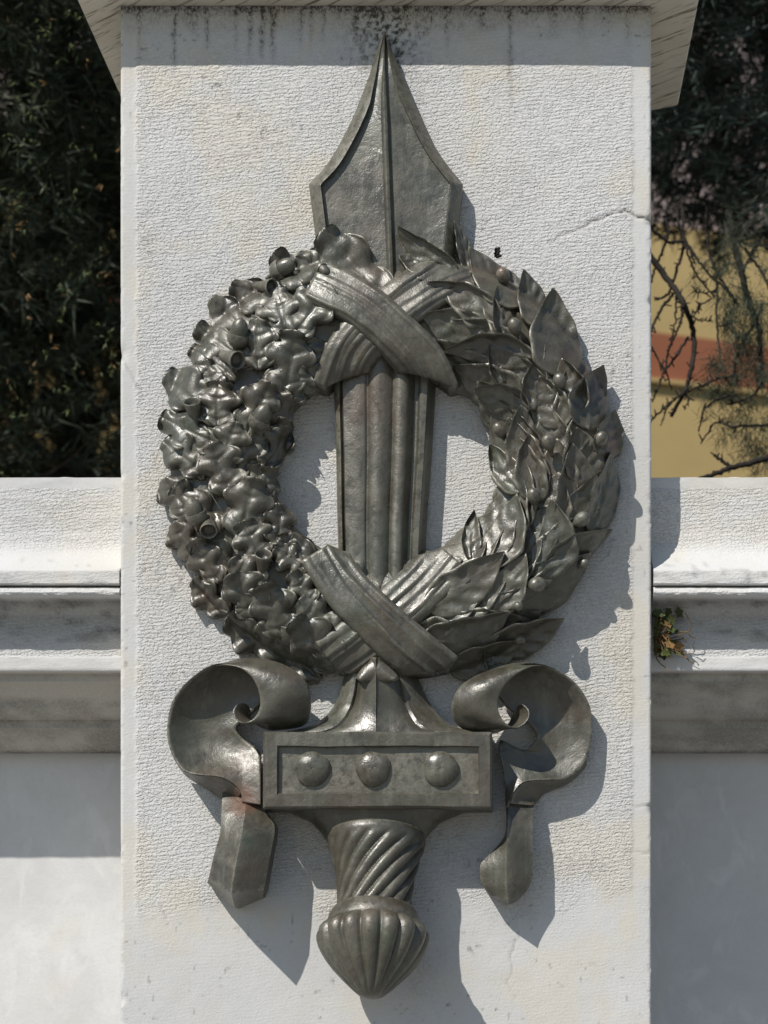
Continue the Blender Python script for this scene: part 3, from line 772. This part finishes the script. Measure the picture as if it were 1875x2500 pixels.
ribbon([(972, 1196), (915, 1262), (850, 1320), (775, 1385), (712, 1430)], [56, 55, 55, 56, 54], .002, 3)
ribbon([(692, 1186), (740, 1262), (805, 1330), (880, 1400), (955, 1462)], [50, 50, 52, 56, 56], .014, 4)

# ---- neck between the lower tie and the block
def neck():
    yl = [1420, 1445, 1475, 1500, 1525, 1545, 1562, 1574, 1584]
    xl_ = [772, 748, 740, 734, 722, 706, 684, 655, 598]
    xr_ = [850, 890, 908, 918, 932, 948, 968, 995, 1050]
    U = [0, .05, .13, .19, .225, .25, .30, .38, .46, .492, .5, .508, .54, .62, .70, .745, .77, .80, .88, .95, 1.0]
    H = np.array([.03, .052, .068, .070, .062, .074, .090, .104, .112, .116, .117, .112, .108, .102, .094, .084, .076, .080, .068, .050, .03])
    rows = []
    for y in np.linspace(1420, 1588, 34):
        a = np.interp(y, yl, xl_); b = np.interp(y, yl, xr_); c = 812
        u = np.array(U); x = np.where(u < .5, a + (c - a) * u * 2, c + (b - c) * (u - .5) * 2)
        fl = sstep(1520, 1588, y)
        hh = H * (1 - fl) + fl * (np.minimum(H, .117) * .45 + .075)
        rows.append(W(x, y, hh))
    slab('neck', np.array(rows), BR, bronze, sharp=30)
    C = resample([(768, 1462), (785, 1440), (812, 1424), (840, 1440), (862, 1462)], 18)
    rows = []
    for k, (x, y) in enumerate(C):
        u = np.linspace(0, 1, 9)
        rows.append(W(x + (814 - x) * u * .4, y + (1474 - y) * u, .098 + .018 * np.sin(math.pi * (.15 + .7 * u))))
    slab('neck_cap', np.array(rows), BR, bronze)
neck()

# ---- guard block with sunk panel and three bosses
def block():
    x0, x1, y0, y1, H = 568, 1063, 1581, 1746, .150
    def rect(a, b, c, d, hh, ch=0): return [W(a, c, hh), W(b, c, hh), W(b, d, hh), W(a, d, hh)]
    bev = 5
    rings = []
    fr = np.array(rect(x0, x1, y0, y1, H - .006))
    back = fr.copy(); back[:, 1] = .006
    rings.append(back); rings.append(fr)
    rings.append(np.array(rect(x0 + bev, x1 - bev, y0 + bev, y1 - bev, H)))
    rings.append(np.array(rect(598, 1036, 1611, 1716, H + .001)))
    rings.append(np.array(rect(600, 1034, 1613, 1714, H - .004)))
    rings.append(np.array(rect(601, 1033, 1614, 1713, H - .013)))
    # subdivide each ring so that faces can be gently uneven
    K = 24
    R = []
    for q, rg in enumerate(rings):
        pts = []
        for a in range(4):
            for f in np.linspace(0, 1, K, endpoint=False): pts.append(rg[a] * (1 - f) + rg[(a + 1) % 4] * f)
        pts = np.array(pts)
        if q >= 1:
            nn = fbm(pts[:, 0] * 16 + q, pts[:, 2] * 16, 31, 3) - .5; n2 = fbm(pts[:, 0] * 16 + 9, pts[:, 2] * 16 + q, 37, 3) - .5
            pts[:, 1] += .005 * nn; pts[:, 2] += .005 * n2; pts[:, 0] += .003 * nn
        R.append(pts)
    n, m = len(R), len(R[0]); V = np.concatenate(R)
    F = [tuple(int(i) for i in q) for q in quads(n, m, 0, True)]
    F.append(tuple(range((n - 1) * m, n * m)))
    b = mesh_obj('guard_block', V, F, BR, bronze, True, 28)
    for cx, cy in ((675, 1661), (806, 1661), (952, 1661)):
        prof = [(-.004, .0425), (.004, .0420), (.010, .038), (.0155, .030), (.0195, .019), (.0213, .008), (.020, .002)]
        lathe('boss', W(cx, cy, H - .013), (0.0, -1, 0.0), prof, 28, BR, b, mod=lambda k, s, ph, c=cx: .0014 * np.sin(ph * 3 + c) + .0008 * np.sin(ph * 5 + 2 * c))
    # bell under the block
    prof = []
    for s, R_ in ((-4, 200), (0, 196), (6, 186), (13, 170), (22, 152), (30, 139), (35, 134), (39, 132), (44, 126), (54, 117), (66, 110), (76, 100)): prof.append((s * .00113, R_ * .00113))
    lathe('bell', W(812, 1747, .045), (0, -.30, -1), prof, 56, BR, bronze, flat=.42, sharp=50)
block()

# ---- twisted grip, collar and gadrooned pommel on one leaning axis
GA = W(815, 1782, .058); GB = W(802, 2156, .200)
axis = GB - GA; AL = np.linalg.norm(axis)
def at_y(y): return (y - 1782) / (2156 - 1782) * AL
def grip():
    ks = np.linspace(1806, 1974, 46)
    Rr = np.interp(ks, [1806, 1818, 1836, 1862, 1900, 1945, 1974], [102, 105, 100, 91, 82, 77, 79]) * .00113
    prof = [(at_y(y), R_) for y, R_ in zip(ks, Rr)]
    def mod(k, s, ph):
        q = (ks[k] - 1806) / 168.0
        a = ph * 15 - 15 * 1.75 * q**1.0
        g = np.abs(np.cos(a * .5))**.5
        m_ = sstep(.10, .22, q) * (1 - .35 * sstep(.90, 1.0, q))
        return .017 * (g - .85) * m_
    lathe('grip', GA, axis, prof, 260, BR, bronze, mod, flat=.92)
    cy = [1962, 1966, 1972, 1981, 1990, 1998, 2004, 2007]; cr = [76, 84, 88, 93, 97, 98, 95, 86]
    lathe('collar', GA, axis, [(at_y(y), r_ * .00113) for y, r_ in zip(cy, cr)], 64, BR, bronze, lambda k, s, ph: .0012 * np.sin(ph * 4 + k), flat=.92, sharp=50)
    ky = np.array([1992, 1997, 2003, 2010, 2018, 2026, 2036, 2049, 2063, 2079, 2096, 2110, 2124, 2136, 2145, 2151, 2155, 2157])
    kr = np.array([84, 93, 101, 108, 114, 116, 115, 111, 104, 94, 81, 68, 54, 42, 32, 25, 14, 4])
    def mod2(k, s, ph):
        g = np.abs(np.cos(ph * 8.0))**.5
        m_ = sstep(0, 3, k) * (1 - sstep(13, 15, k))
        return kr[k] * .00113 * .17 * (g - .80) * m_
    lathe('pommel', GA, axis, [(at_y(y), r_ * .00113) for y, r_ in zip(ky, kr)], 240, BR, bronze, mod2, flat=.95)
grip()

# ---- volutes and the arms hanging from them
def z7(x, y): return (336.2 + x * .376, 1380.3 + y * .376)
def z8(x, y): return (796.3 + x * .376, 1380.3 + y * .376)
def patch(name, A, B, conv, bulge, parent, n=48, m=16, th=.016, off=0.0):
    A3 = np.array([(*conv(x, y), h) for x, y, h in A]); B3 = np.array([(*conv(x, y), h) for x, y, h in B])
    a = resample(A3, n); b = resample(B3, n)
    v = np.linspace(0, 1, m)[None, :]
    q = a[:, None, :] * (1 - v[..., None]) + b[:, None, :] * v[..., None]
    bl = np.interp(np.linspace(0, 1, n), np.linspace(0, 1, len(bulge)), bulge)[:, None]
    hh = q[..., 2] + bl * np.sin(math.pi * v) + off
    hh = hh + .004 * (fbm(q[..., 0] / 40, q[..., 1] / 40, 71, 3) - .5)
    return slab(name, W(q[..., 0], q[..., 1], np.maximum(hh, .004)), BR, parent, thick=th)
def scroll_left():
    # dished band sweeping up from the arm, round the left side, under the roll
    root = patch('volute',
        [(495, 935, .086), (488, 880, .088), (441, 828, .092), (358, 789, .098), (234, 779, .102), (150, 752, .100), (90, 655, .094), (65, 520, .092), (100, 350, .098), (200, 228, .110), (320, 150, .124), (420, 140, .128)],
        [(602, 952, .100), (602, 900, .098), (601, 820, .094), (600, 730, .086), (598, 650, .074), (560, 614, .064), (491, 562, .058), (462, 505, .058), (545, 430, .058), (640, 340, .062), (700, 245, .076), (700, 175, .092)],
        z7, [.002, .0, -.004, -.010, -.018, -.022, -.024, -.026, -.028, -.030, -.026, -.014], bronze, 72, 22, .024)
    patch('volute_underside', [(120, 712, .094), (150, 754, .097), (234, 781, .098), (358, 791, .095), (441, 831, .089), (490, 886, .084)],
        [(126, 722, .050), (168, 782, .034), (222, 822, .024), (300, 868, .020), (385, 922, .030), (470, 912, .060)], z7, [0, .002, .004, .004, .002, 0], root, 40, 10, .02)
    # roll: the band turns over towards the front and winds in on itself
    patch('volute_roll',
        [(300, 160, .116), (390, 148, .130), (480, 164, .140), (552, 218, .148), (592, 300, .150), (600, 385, .146), (566, 454, .142), (505, 484, .139), (455, 458, .136), (446, 410, .133), (475, 372, .128), (520, 372, .120), (540, 405, .112)],
        [(480, 112, .070), (600, 110, .085), (720, 140, .104), (810, 190, .122), (866, 250, .130), (888, 330, .126), (884, 430, .104), (846, 492, .080), (740, 516, .070), (640, 520, .066), (560, 480, .080), (540, 450, .090), (545, 425, .096)],
        z7, [.004, .008, .012, .014, .016, .016, .014, .010, .006, .002, -.004, -.008, -.006], root, 84, 18, .020)
scroll_left()
def scroll_right():
    root = patch('volute',
        [(800, 970, .072), (812, 940, .074), (833, 882, .080), (897, 820, .078), (1040, 808, .070), (1136, 802, .062), (1228, 732, .054), (1272, 625, .050), (1282, 440, .052), (1240, 320, .064), (1150, 218, .082), (1010, 148, .106), (900, 138, .116)],
        [(786, 960, .068), (786, 920, .068), (784, 860, .068), (776, 760, .066), (748, 640, .058), (762, 580, .052), (830, 622, .050), (905, 636, .050), (966, 560, .048), (910, 475, .044), (800, 400, .046), (730, 300, .058), (710, 205, .078)],
        z8, [.002, .002, .0, -.006, -.010, -.010, -.010, -.010, -.012, -.016, -.022, -.024, -.014], bronze, 76, 22, .024)
    patch('volute_underside', [(1250, 690, .046), (1228, 734, .050), (1136, 805, .058), (1040, 811, .066), (897, 823, .074), (834, 886, .077), (812, 945, .070)],
        [(1256, 700, .020), (1238, 748, .018), (1150, 828, .024), (1064, 866, .018), (1004, 892, .018), (976, 925, .026), (948, 955, .055)], z8, [0, .002, .004, .004, .004, .002, 0], root, 40, 10, .02)
    patch('volute_roll',
        [(1070, 170, .106), (1000, 150, .118), (920, 162, .130), (840, 207, .140), (776, 272, .146), (743, 350, .146), (752, 430, .142), (798, 493, .138), (856, 508, .135), (910, 470, .132), (924, 420, .128), (895, 382, .122), (862, 372, .118)],
        [(900, 132, .060), (800, 145, .076), (690, 180, .096), (590, 225, .114), (520, 280, .124), (480, 360, .120), (480, 440, .102), (520, 500, .080), (600, 535, .068), (720, 540, .060), (800, 490, .074), (820, 450, .088), (834, 420, .096)],
        z8, [.004, .008, .012, .014, .016, .016, .014, .010, .006, .002, -.004, -.008, -.006], root, 84, 18, .020)
scroll_right()

def arm(name, left, ridge, right, conv, hl, hc, hr, tipl, tipc, tipr, htip, th=None):
    n = 30
    Lp = resample([conv(*p) for p in left], n); Cp = resample([conv(*p) for p in ridge], n); Rp = resample([conv(*p) for p in right], n)
    t = np.linspace(0, 1, n)
    HL = np.interp(t, np.linspace(0, 1, len(hl)), hl); HC = np.interp(t, np.linspace(0, 1, len(hc)), hc); HR = np.interp(t, np.linspace(0, 1, len(hr)), hr)
    rows = []
    u = np.linspace(0, 1, 9)
    def row(l, c, r, a, b, d):
        x1 = l[0] + (c[0] - l[0]) * u; y1 = l[1] + (c[1] - l[1]) * u; h1 = a + (b - a) * u**.8 - .003 * np.sin(math.pi * u)
        x2 = c[0] + (r[0] - c[0]) * u[1:]; y2 = c[1] + (r[1] - c[1]) * u[1:]; h2 = b + (d - b) * u[1:]**1.1
        hh = np.concatenate([[a - .03], h1, h2, [d - .03]])
        xx = np.concatenate([[x1[0]], x1, x2, [x2[-1]]]); yy = np.concatenate([[y1[0]], y1, y2, [y2[-1]]])
        return W(xx, yy, np.maximum(hh, .004) + .004 * (fbm(xx / 30, yy / 30, 88, 3) - .5))
    for k in range(n): rows.append(row(Lp[k], Cp[k], Rp[k], HL[k], HC[k], HR[k]))
    rows.append(row(np.array(conv(*tipl)), np.array(conv(*tipc)), np.array(conv(*tipr)), htip[0], htip[1], htip[2]))
    slab(name, np.array(rows), BR, bronze, sharp=26)
arm('hanging_arm', [(383, 880), (378, 1000), (368, 1120), (332, 1255), (304, 1375)], [(515, 900), (513, 1000), (490, 1150), (460, 1305), (436, 1462)], [(606, 920), (640, 1012), (684, 1085), (652, 1275), (621, 1442)],
    z7, [.050, .088, .105, .114, .120], [.064, .112, .150, .164, .170], [.056, .088, .104, .114, .120], (297, 1402), (455, 1546), (616, 1480), (.060, .066, .060))
arm('hanging_arm', [(790, 900), (790, 1040), (780, 1130), (722, 1208), (648, 1285), (639, 1345), (652, 1410), (705, 1475)], [(806, 900), (801, 1040), (797, 1130), (795, 1205), (793, 1290), (793, 1350), (795, 1420), (802, 1496)],
    [(950, 930), (944, 1040), (942, 1130), (942, 1205), (943, 1290), (942, 1365), (918, 1430), (868, 1490)],
    z8, [.040, .064, .068, .068, .068, .068, .066, .064], [.050, .086, .095, .097, .099, .099, .096, .090], [.042, .066, .070, .070, .070, .070, .068, .064], (770, 1512), (802, 1523), (835, 1512), (.050, .056, .050))

# ------------------------------------------------------------------ branches, trees, building behind
def tube(pts, r0, r1, seg=6):
    P = np.asarray(pts, float); n = len(P); T = np.gradient(P, axis=0)
    out = []
    for k in range(n):
        a, u, v = frame_of(T[k]); R_ = r0 + (r1 - r0) * k / (n - 1)
        ph = np.linspace(0, 2 * math.pi, seg, endpoint=False)
        out.append(P[k] + R_ * (np.outer(np.cos(ph), u) + np.outer(np.sin(ph), v)))
    return np.concatenate(out), quads(n, seg, 0, True)
class Acc:
    def __init__(s): s.V = []; s.F = []; s.n = 0
    def add(s, V, F): s.V.append(V); s.F.append(F + s.n); s.n += len(V)
    def build(s, name, mat, parent): return mesh_obj(name, np.concatenate(s.V), np.ascontiguousarray(np.concatenate(s.F)), mat, parent, True)

def needles(C, D, nper, length, width, seed, spread=1.0):
    """tufts at C pointing along D; every needle a slim 3-sided sliver"""
    r = np.random.default_rng(seed); k = len(C)
    c = np.repeat(C, nper, 0) + r.normal(0, 1, (k * nper, 3)) * length * .28
    d = np.repeat(D, nper, 0) + r.normal(0, spread, (k * nper, 3)); d /= np.linalg.norm(d, axis=1)[:, None]
    s = np.cross(d, r.normal(0, 1, (k * nper, 3))); s /= np.linalg.norm(s, axis=1)[:, None] + 1e-9
    L = length * r.uniform(.6, 1.3, (k * nper, 1)); wv = width * r.uniform(.7, 1.3, (k * nper, 1))
    a = c + s * wv; b = c - s * wv; e = c + d * L
    V = np.stack([a, b, e], 1).reshape(-1, 3); F = np.arange(len(V)).reshape(-1, 3)
    return V, F

def conifer(name, label, trunk_xy, height, lean, inside, box, nclump, mat, seed, limb_to=14, nlen=.10, nwid=.006, nper=26):
    r = np.random.default_rng(seed)
    root = empty(name, (trunk_xy[0], trunk_xy[1], GROUND)); tag(root, label, 'tree', 'trees behind the parapet')
    tz = np.linspace(GROUND - .1, height, 14)
    tp = np.stack([trunk_xy[0] + lean[0] * (tz - GROUND) + .06 * np.sin(tz * 1.3 + seed), trunk_xy[1] + lean[1] * (tz - GROUND) + .05 * np.cos(tz * 1.1), tz], -1)
    V, F = tube(tp, .20, .03, 10); mesh_obj('trunk', V, F, M_BARK, root)
    (x0, x1), (y0, y1), (z0, z1) = box
    pts = []
    while sum(len(p) for p in pts) < nclump:
        q = r.uniform((x0, y0, z0), (x1, y1, z1), (nclump, 3))
        dens = fbm(q[:, 0] * 1.5 + q[:, 1] * .9 + seed, q[:, 2] * 1.5 + q[:, 1] * .5, seed, 3)
        keep = inside(q) & (r.random(len(q)) < sstep(.28, .62, dens) + .10)
        pts.append(q[keep])
    C = np.concatenate(pts)[:nclump]
    ctr = np.stack([np.full(len(C), trunk_xy[0]), np.full(len(C), trunk_xy[1]), C[:, 2] - .2], -1)
    D = C - ctr; D /= np.linalg.norm(D, axis=1)[:, None] + 1e-6; D[:, 2] -= .35
    V, F = needles(C, D, nper, nlen, nwid, seed + 1, .8)
    mesh_obj('crown', V, F, mat, root, False)
    A = Acc()
    idx = r.choice(len(C), limb_to * 14, replace=False)
    for i in range(limb_to):
        p = C[idx[i]]; zz = max(GROUND + 1.2, p[2] - .5 - .8 * r.random()); b = np.array([np.interp(zz, tz, tp[:, 0]), np.interp(zz, tz, tp[:, 1]), zz])
        mid = (b + p) / 2 + np.array([0, 0, .25]) + r.normal(0, .12, 3)
        V, F = tube(resample([b, mid, p, p + (p - mid) * .3 + [0, 0, -.15]], 14), .035, .008, 6); A.add(V, F)
        for j in range(12):
            s = C[idx[limb_to + i * 13 + j % 13]]
            if np.linalg.norm(s - p) < 1.6:
                m2 = (s + p) / 2 + r.normal(0, .08, 3); V, F = tube(resample([p, m2, s], 8), .010, .003, 4); A.add(V, F)
    A.build('limbs', M_BARK, root)
    return root

# crowns overhang towards the monument, shaped along the sun's slope to shade the foliage; the camera looks up into their shaded undersides
def over(y_at2, ymin):
    return lambda q: q[:, 1] > np.maximum(ymin, y_at2 - (q[:, 2] - 2.0) / 1.3 * 1.02)
inA = lambda q: over(3.2, 1.0)(q) & (((q[:, 0] + 2.9) / 2.5)**2 + ((q[:, 1] - 4.0) / 3.3)**2 + ((q[:, 2] - 3.6) / 4.4)**2 < 1)
cedar_left = conifer('cedar_tree', 'dark shaded conifer filling the gap left of the pillar', (-3.1, 4.4), 8.0, (.02, -.02), inA, ((-5.4, -.5), (.9, 7.3), (-.8, 8.0)), 15000, M_NEEDLE, 11)
inB = lambda q: over(5.5, 3.0)(q) & (((q[:, 0] + 2.6) / 3.0)**2 + ((q[:, 1] - 7.5) / 2.6)**2 + ((q[:, 2] - 3.8) / 5.0)**2 < 1)
conifer('cedar_tree', 'farther conifer standing behind the dark left-hand one', (-2.7, 7.6), 9.0, (.0, .0), inB, ((-5.6, .6), (3.0, 10.1), (-1, 8.8)), 9000, M_NEEDLE2, 23)
def inC(q):
    lowb = .372 * (q[:, 1] + 5) + .20 * np.sin(q[:, 0] * 3.1 + 1) + .16 * np.sin(q[:, 1] * 2.3)
    lowb = lowb - 1.0 * sstep(.138, .17, q[:, 0] / (q[:, 1] + 5))
    return (q[:, 2] > lowb) & over(3.6, .9)(q) & (((q[:, 0] - 1.7) / 2.6)**2 + ((q[:, 1] - 3.8) / 3.2)**2 + ((q[:, 2] - 4.9) / 3.4)**2 < 1)
rl = np.random.default_rng(44)
for nm, mt, cnt, sd_ in (('dry_leaves', M_DRYLEAF, 45, 1), ('lit_tint_leaves', M_LEAF, 320, 2)):  # paler leaf colours added as lit flecks in the dark crown
    zz = rl.uniform(6.6, 9.4, cnt); cl = rl.integers(0, 14, cnt)
    cxs = rl.uniform(-.255, -.185, 14); cys = rl.uniform(.24, .47, 14)
    C = np.stack([(cxs[cl] + rl.normal(0, .008, cnt)) * zz, zz - CD, (cys[cl] + rl.normal(0, .014, cnt)) * zz], -1)
    V, F = needles(C, rl.normal(0, .4, (cnt, 3)) + [0, -.2, -.6], 4, .024, .0035, 70 + sd_, .7)
    mesh_obj(nm, V, F, mt, cedar_left, False)
cedar = conifer('cedar_tree', 'cedar with hanging bare twigs in front of the ochre house', (1.42, 3.1), 8.0, (.01, .0), inC, ((-.9, 4.3), (.9, 7.0), (1.6, 8.2)), 13000, M_NEEDLE2, 37)

# hanging bare branches of the cedar, right of the pillar
def r2(x, y): return (1480 + x * .2713, 200 + y * .2713)
def r3(x, y): return (1480 + x * .2713, 700 + y * .2713)
BRANCH = [
    ([r2(300, 1440), r2(405, 1580), r2(560, 1780), r2(680, 1960), r3(720, 200), r3(770, 360), r3(790, 520), r3(775, 700), r3(740, 860), r3(690, 970), r3(580, 1165)], .022, .010, 2.9),
    ([r3(740, 450), r3(620, 640), r3(520, 770), r3(470, 900), r3(415, 1040)], .009, .005, 2.9),
    ([r3(600, 70), r3(500, 190), r3(415, 370), r3(330, 560)], .010, .006, 2.9),
    ([r3(690, 100), r3(680, 250), r3(640, 400), r3(560, 570), r3(540, 720), r3(590, 930)], .009, .004, 2.85),
    ([r2(640, 1960), r3(630, 100), r3(620, 320), r3(560, 560)], .008, .004, 2.95),
    ([r3(1180, 800), r3(1000, 830), r3(890, 880), r3(760, 930), r3(620, 1010), r3(500, 1110), r3(400, 1215), r3(330, 1290)], .009, .005, 2.8),
    ([r3(840, 1730), r3(1000, 1680), r3(1120, 1630), r3(1300, 1590), r3(1470, 1530), r3(1700, 1470)], .013, .018, 2.6),
    ([r3(1125, 1625), r3(1050, 1570), r3(975, 1520)], .010, .008, 2.6),
    ([r3(1090, 980), r3(940, 1050), r3(870, 1130), r3(830, 1305)], .007, .004, 2.8),
    ([r2(990, 1700), r3(1000, 100), r3(990, 300), r3(1030, 650)], .008, .005, 2.9),
    ([r2(690, 1150), r2(690, 1480), r2(640, 1680), r2(560, 1900), r3(440, 120)], .011, .006, 3.1),
    ([r2(520, 1200), r2(560, 1330), r2(520, 1480), r2(440, 1680), r2(405, 1800)], .010, .006, 3.1),
    ([r2(420, 1330), r2(560, 1440), r2(720, 1450), r2(850, 1650), r2(1000, 1800), r2(1150, 1950), r3(1120, 250)], .011, .006, 3.0),
    ([r2(910, 1100), r2(910, 1400), r2(960, 1650), r2(1050, 1800), r2(1180, 2000)], .011, .007, 3.0),
    ([r2(1100, 1150), r2(1160, 1450), r2(1220, 1700), r2(1260, 1900), r2(1340, 2150), r3(1380, 420), r3(1400, 900)], .024, .014, 3.05),
    ([r2(1330, 1250), r2(1250, 1350), r2(1170, 1480)], .014, .012, 3.05),
    ([r2(700, 1380), r2(760, 1620), r2(860, 1800), r2(980, 1930)], .008, .005, 3.0),
    ([r2(640, 1080), r2(660, 1300), r2(740, 1480), r2(800, 1640)], .009, .005, 3.1),
    ([r3(1200, 470), r3(1080, 350), r3(1000, 360)], .007, .004, 2.9),
    ([r2(950, 1950), r2(840, 2010), r3(840, 190), r3(760, 260)], .006, .003, 2.9),
    ([r3(760, 260), r3(850, 300), r3(960, 310)], .006, .003, 2.9),
    ([r2(1000, 1880), r2(860, 1900), r2(780, 1890)], .005, .003, 2.95),
    ([r3(405, 540), r3(470, 660), r3(530, 760)], .006, .004, 2.9),
    ([r3(590, 1040), r3(540, 1110), r3(490, 1255)], .006, .003, 2.85),
    ([r3(690, 960), r3(740, 1010), r3(705, 1105)], .006, .003, 2.9),
    ([r2(1456, 1500), r2(1360, 1460), r2(1300, 1560), r2(1240, 1700)], .010, .006, 3.0),
    ([r3(1470, 1250), r3(1300, 1250), r3(1130, 1260), r3(990, 1220), r3(850, 1415)], .010, .004, 2.75),
    ([r3(1440, 800), r3(1330, 960), r3(1180, 1040), r3(1090, 1060)], .010, .004, 2.8),
    ([r3(1400, 200), r3(1280, 420), r3(1180, 600), r3(1150, 860)], .010, .006, 2.9),
    ([r2(1250, 1500), r2(1400, 1720), r2(1520, 2000)], .010, .006, 3.0),
]
rb = np.random.default_rng(5)
tuC, tuD = [], []
for pts, ra, rbb, d in BRANCH:
    A = Acc()
    d = d * .58; ra *= .52; rbb *= .62
    P = np.array([S(x, y, d + .03 * math.sin(i * 1.7 + x)) for i, (x, y) in enumerate(pts)])
    C = resample(P, max(10, 7 * len(pts)))
    C = C + rb.normal(0, .0015, C.shape)
    V, F = tube(C, ra, rbb, 6); A.add(V, F)
    for k in range(3, len(C) - 1, 2):          # short spur shoots
        if rb.random() < .75:
            dr = rb.normal(0, 1, 3); dr /= np.linalg.norm(dr); L = rb.uniform(.012, .030)
            V, F = tube([C[k], C[k] + dr * L * .6, C[k] + dr * L], .0028, .0020, 4); A.add(V, F)
    A.build('branch', M_TWIG, cedar)
for x, y, nn, rad in [(r3(1130, 1270), 6, .05), (r3(1280, 1430), 5, .05), (r3(960, 980), 7, .05), (r3(1180, 470), 8, .06), (r3(1200, 750), 9, .08), (r3(1000, 680), 4, .03), (r3(1330, 620), 10, .10), (r3(1420, 1000), 14, .12), (r3(1440, 1350), 14, .12), (r3(1350, 1600), 5, .05),
                   (r3(1400, 300), 12, .12), (r2(1060, 1700), 7, .07), (r2(1150, 1900), 9, .09), (r2(1060, 1480), 6, .05), (r2(1330, 1850), 12, .12), (r2(1440, 1250), 12, .12), (r2(1430, 2050), 12, .12), (r2(1180, 2100), 8, .08), (r3(1130, 900), 6, .06), (r3(1480, 700), 16, .14)] and \
        [(p[0], p[1], n_, q_) for p, n_, q_ in [(r3(1130, 1270), 6, .05), (r3(1280, 1430), 5, .05), (r3(960, 980), 7, .05), (r3(1180, 470), 8, .06), (r3(1200, 750), 9, .08), (r3(1000, 680), 4, .03), (r3(1330, 620), 10, .10), (r3(1420, 1000), 14, .12), (r3(1440, 1350), 14, .12), (r3(1350, 1600), 5, .05),
                   (r3(1400, 300), 12, .12), (r2(1060, 1700), 7, .07), (r2(1150, 1900), 9, .09), (r2(1060, 1480), 6, .05), (r2(1330, 1850), 12, .12), (r2(1440, 1250), 12, .12), (r2(1430, 2050), 12, .12), (r2(1180, 2100), 8, .08), (r3(1130, 900), 6, .06), (r3(1480, 700), 16, .14)]]:
    c = S(x, y, 1.65)
    for k in range(max(2, int(nn * .85))):
        tuC.append(c + rb.normal(0, rad * .55, 3)); tuD.append((rb.normal(0, .4), rb.normal(0, .4), -.9))
V, F = needles(np.array(tuC), np.array(tuD), 44, .062, .0010, 99, .75)
mesh_obj('needle_tufts', V, F, M_NEEDLE, cedar, False)

# ochre house, its front turned 22 degrees away to the right
house = empty('ochre_house', (2.0, 14.0, GROUND)); tag(house, 'ochre rendered house with a terracotta band behind the trees', 'house')
ha = math.radians(21.6)
ux = np.array([math.cos(ha), math.sin(ha), 0]); uy = np.array([-math.sin(ha), math.cos(ha), 0])
HB = S(1590, 812, 13.0)               # point on the facade at the band's upper edge
def hz(py): return float(S(1590, py, 13.0)[2])
def hbox(name, s0, s1, z0, z1, t0, t1, mat):
    c = []
    for z in (z0, z1):
        for s, t_ in ((s0, t0), (s1, t0), (s1, t1), (s0, t1)):
            p = np.array([HB[0], HB[1], 0]) + ux * s + uy * t_; c.append((p[0], p[1], z))
    F = [(0, 1, 5, 4), (1, 2, 6, 5), (2, 3, 7, 6), (3, 0, 4, 7), (4, 5, 6, 7), (3, 2, 1, 0)]
    return mesh_obj(name, c, F, mat, house, False)
hbox('lower_wall', -14, 12, GROUND, hz(935), 0, 9, M_YELLOW)
hbox('fillet', -14.02, 12.02, hz(935), hz(925), -.05, 9.05, M_YELLOW)
hbox('terracotta_band', -14.01, 12.01, hz(925), hz(812), -.02, 9.02, M_BAND)
hbox('upper_wall', -14, 12, hz(812), hz(545), 0, 9, M_YELLOW)
hbox('top_storey', -13.9, 11.9, hz(545), hz(545) + 4.2, .10, 8.9, M_PINK)
hbox('roof', -14.4, 12.4, hz(545) + 4.2, hz(545) + 4.5, -.4, 9.4, M_ROOF)

# ------------------------------------------------------------------ small plants
weed = empty('wall_weed', tuple(S(1605, 1600, .09))); tag(weed, 'small leafy weed rooted in the joint between pillar and right-hand wall', 'plant')
rw = np.random.default_rng(12)
lv, st = [], Acc()
for k in range(38):
    ex, ey = 1602 + rw.uniform(0, 80) * rw.uniform(.3, 1), 1488 + rw.uniform(0, 116); pr = rw.uniform(.0, .06)
    a = S(1597, 1560 + rw.uniform(-25, 35), .085); b = S(ex, ey, .085 - pr); m_ = (a + b) / 2 + np.array([0, -.012, .006])
    V, F = tube(resample([a, m_, b], 7), .0016, .0010, 4); st.add(V, F); lv.append(b)
for k in range(12):
    a = S(1600, 1560, .085); b = S(1630 + rw.uniform(0, 70), 1560 + rw.uniform(-30, 75), .05)
    V, F = tube(resample([a, (a + b) / 2 + rw.normal(0, .014, 3), b, b + rw.normal(0, .014, 3)], 10), .0016, .0010, 4); st.add(V, F)
st.build('stems', M_DRYLEAF, weed)
for k, c in enumerate(lv):
    R_ = rw.uniform(.007, .014); a, u, v = frame_of(np.array([rw.normal(0, .5), -1, rw.normal(.5, .5)]))
    ph = np.linspace(0, 2 * math.pi, 10, endpoint=False); rr = R_ * (1 + .22 * np.cos(ph * 5))
    ring = c + np.outer(rr * np.cos(ph), u) + np.outer(rr * np.sin(ph), v)
    V = np.concatenate([ring, (c - a * R_ * .25)[None]]); F = [(j, (j + 1) % 10, 10) for j in range(10)]
    mesh_obj('leaf', V, F, M_DRYLEAF if k % 6 == 5 else M_LEAF, weed, True)
sp = Acc()
a = S(1211, 628, -.05); b = S(1214, 606, -.055)
V, F = tube([a, (a + b) / 2, b], .0045, .0055, 6); sp.add(V, F)
for k, (ox, oy) in enumerate(((6, 0), (7, 7), (5, 13), (9, 18), (-2, 3), (-3, 12))):
    p = S(1212, 609 + oy, -.053); q = S(1212 + ox * 1.3, 606 + oy, -.060); V, F = tube([p, (p + q) / 2, q], .0045, .003, 5); sp.add(V, F)
sprig = mesh_obj('dry_sprig', np.concatenate(sp.V), np.ascontiguousarray(np.concatenate(sp.F)), M_TWIG, None)
tag(sprig, 'tiny blackened dry sprig standing on top of the laurel half', 'sprig')
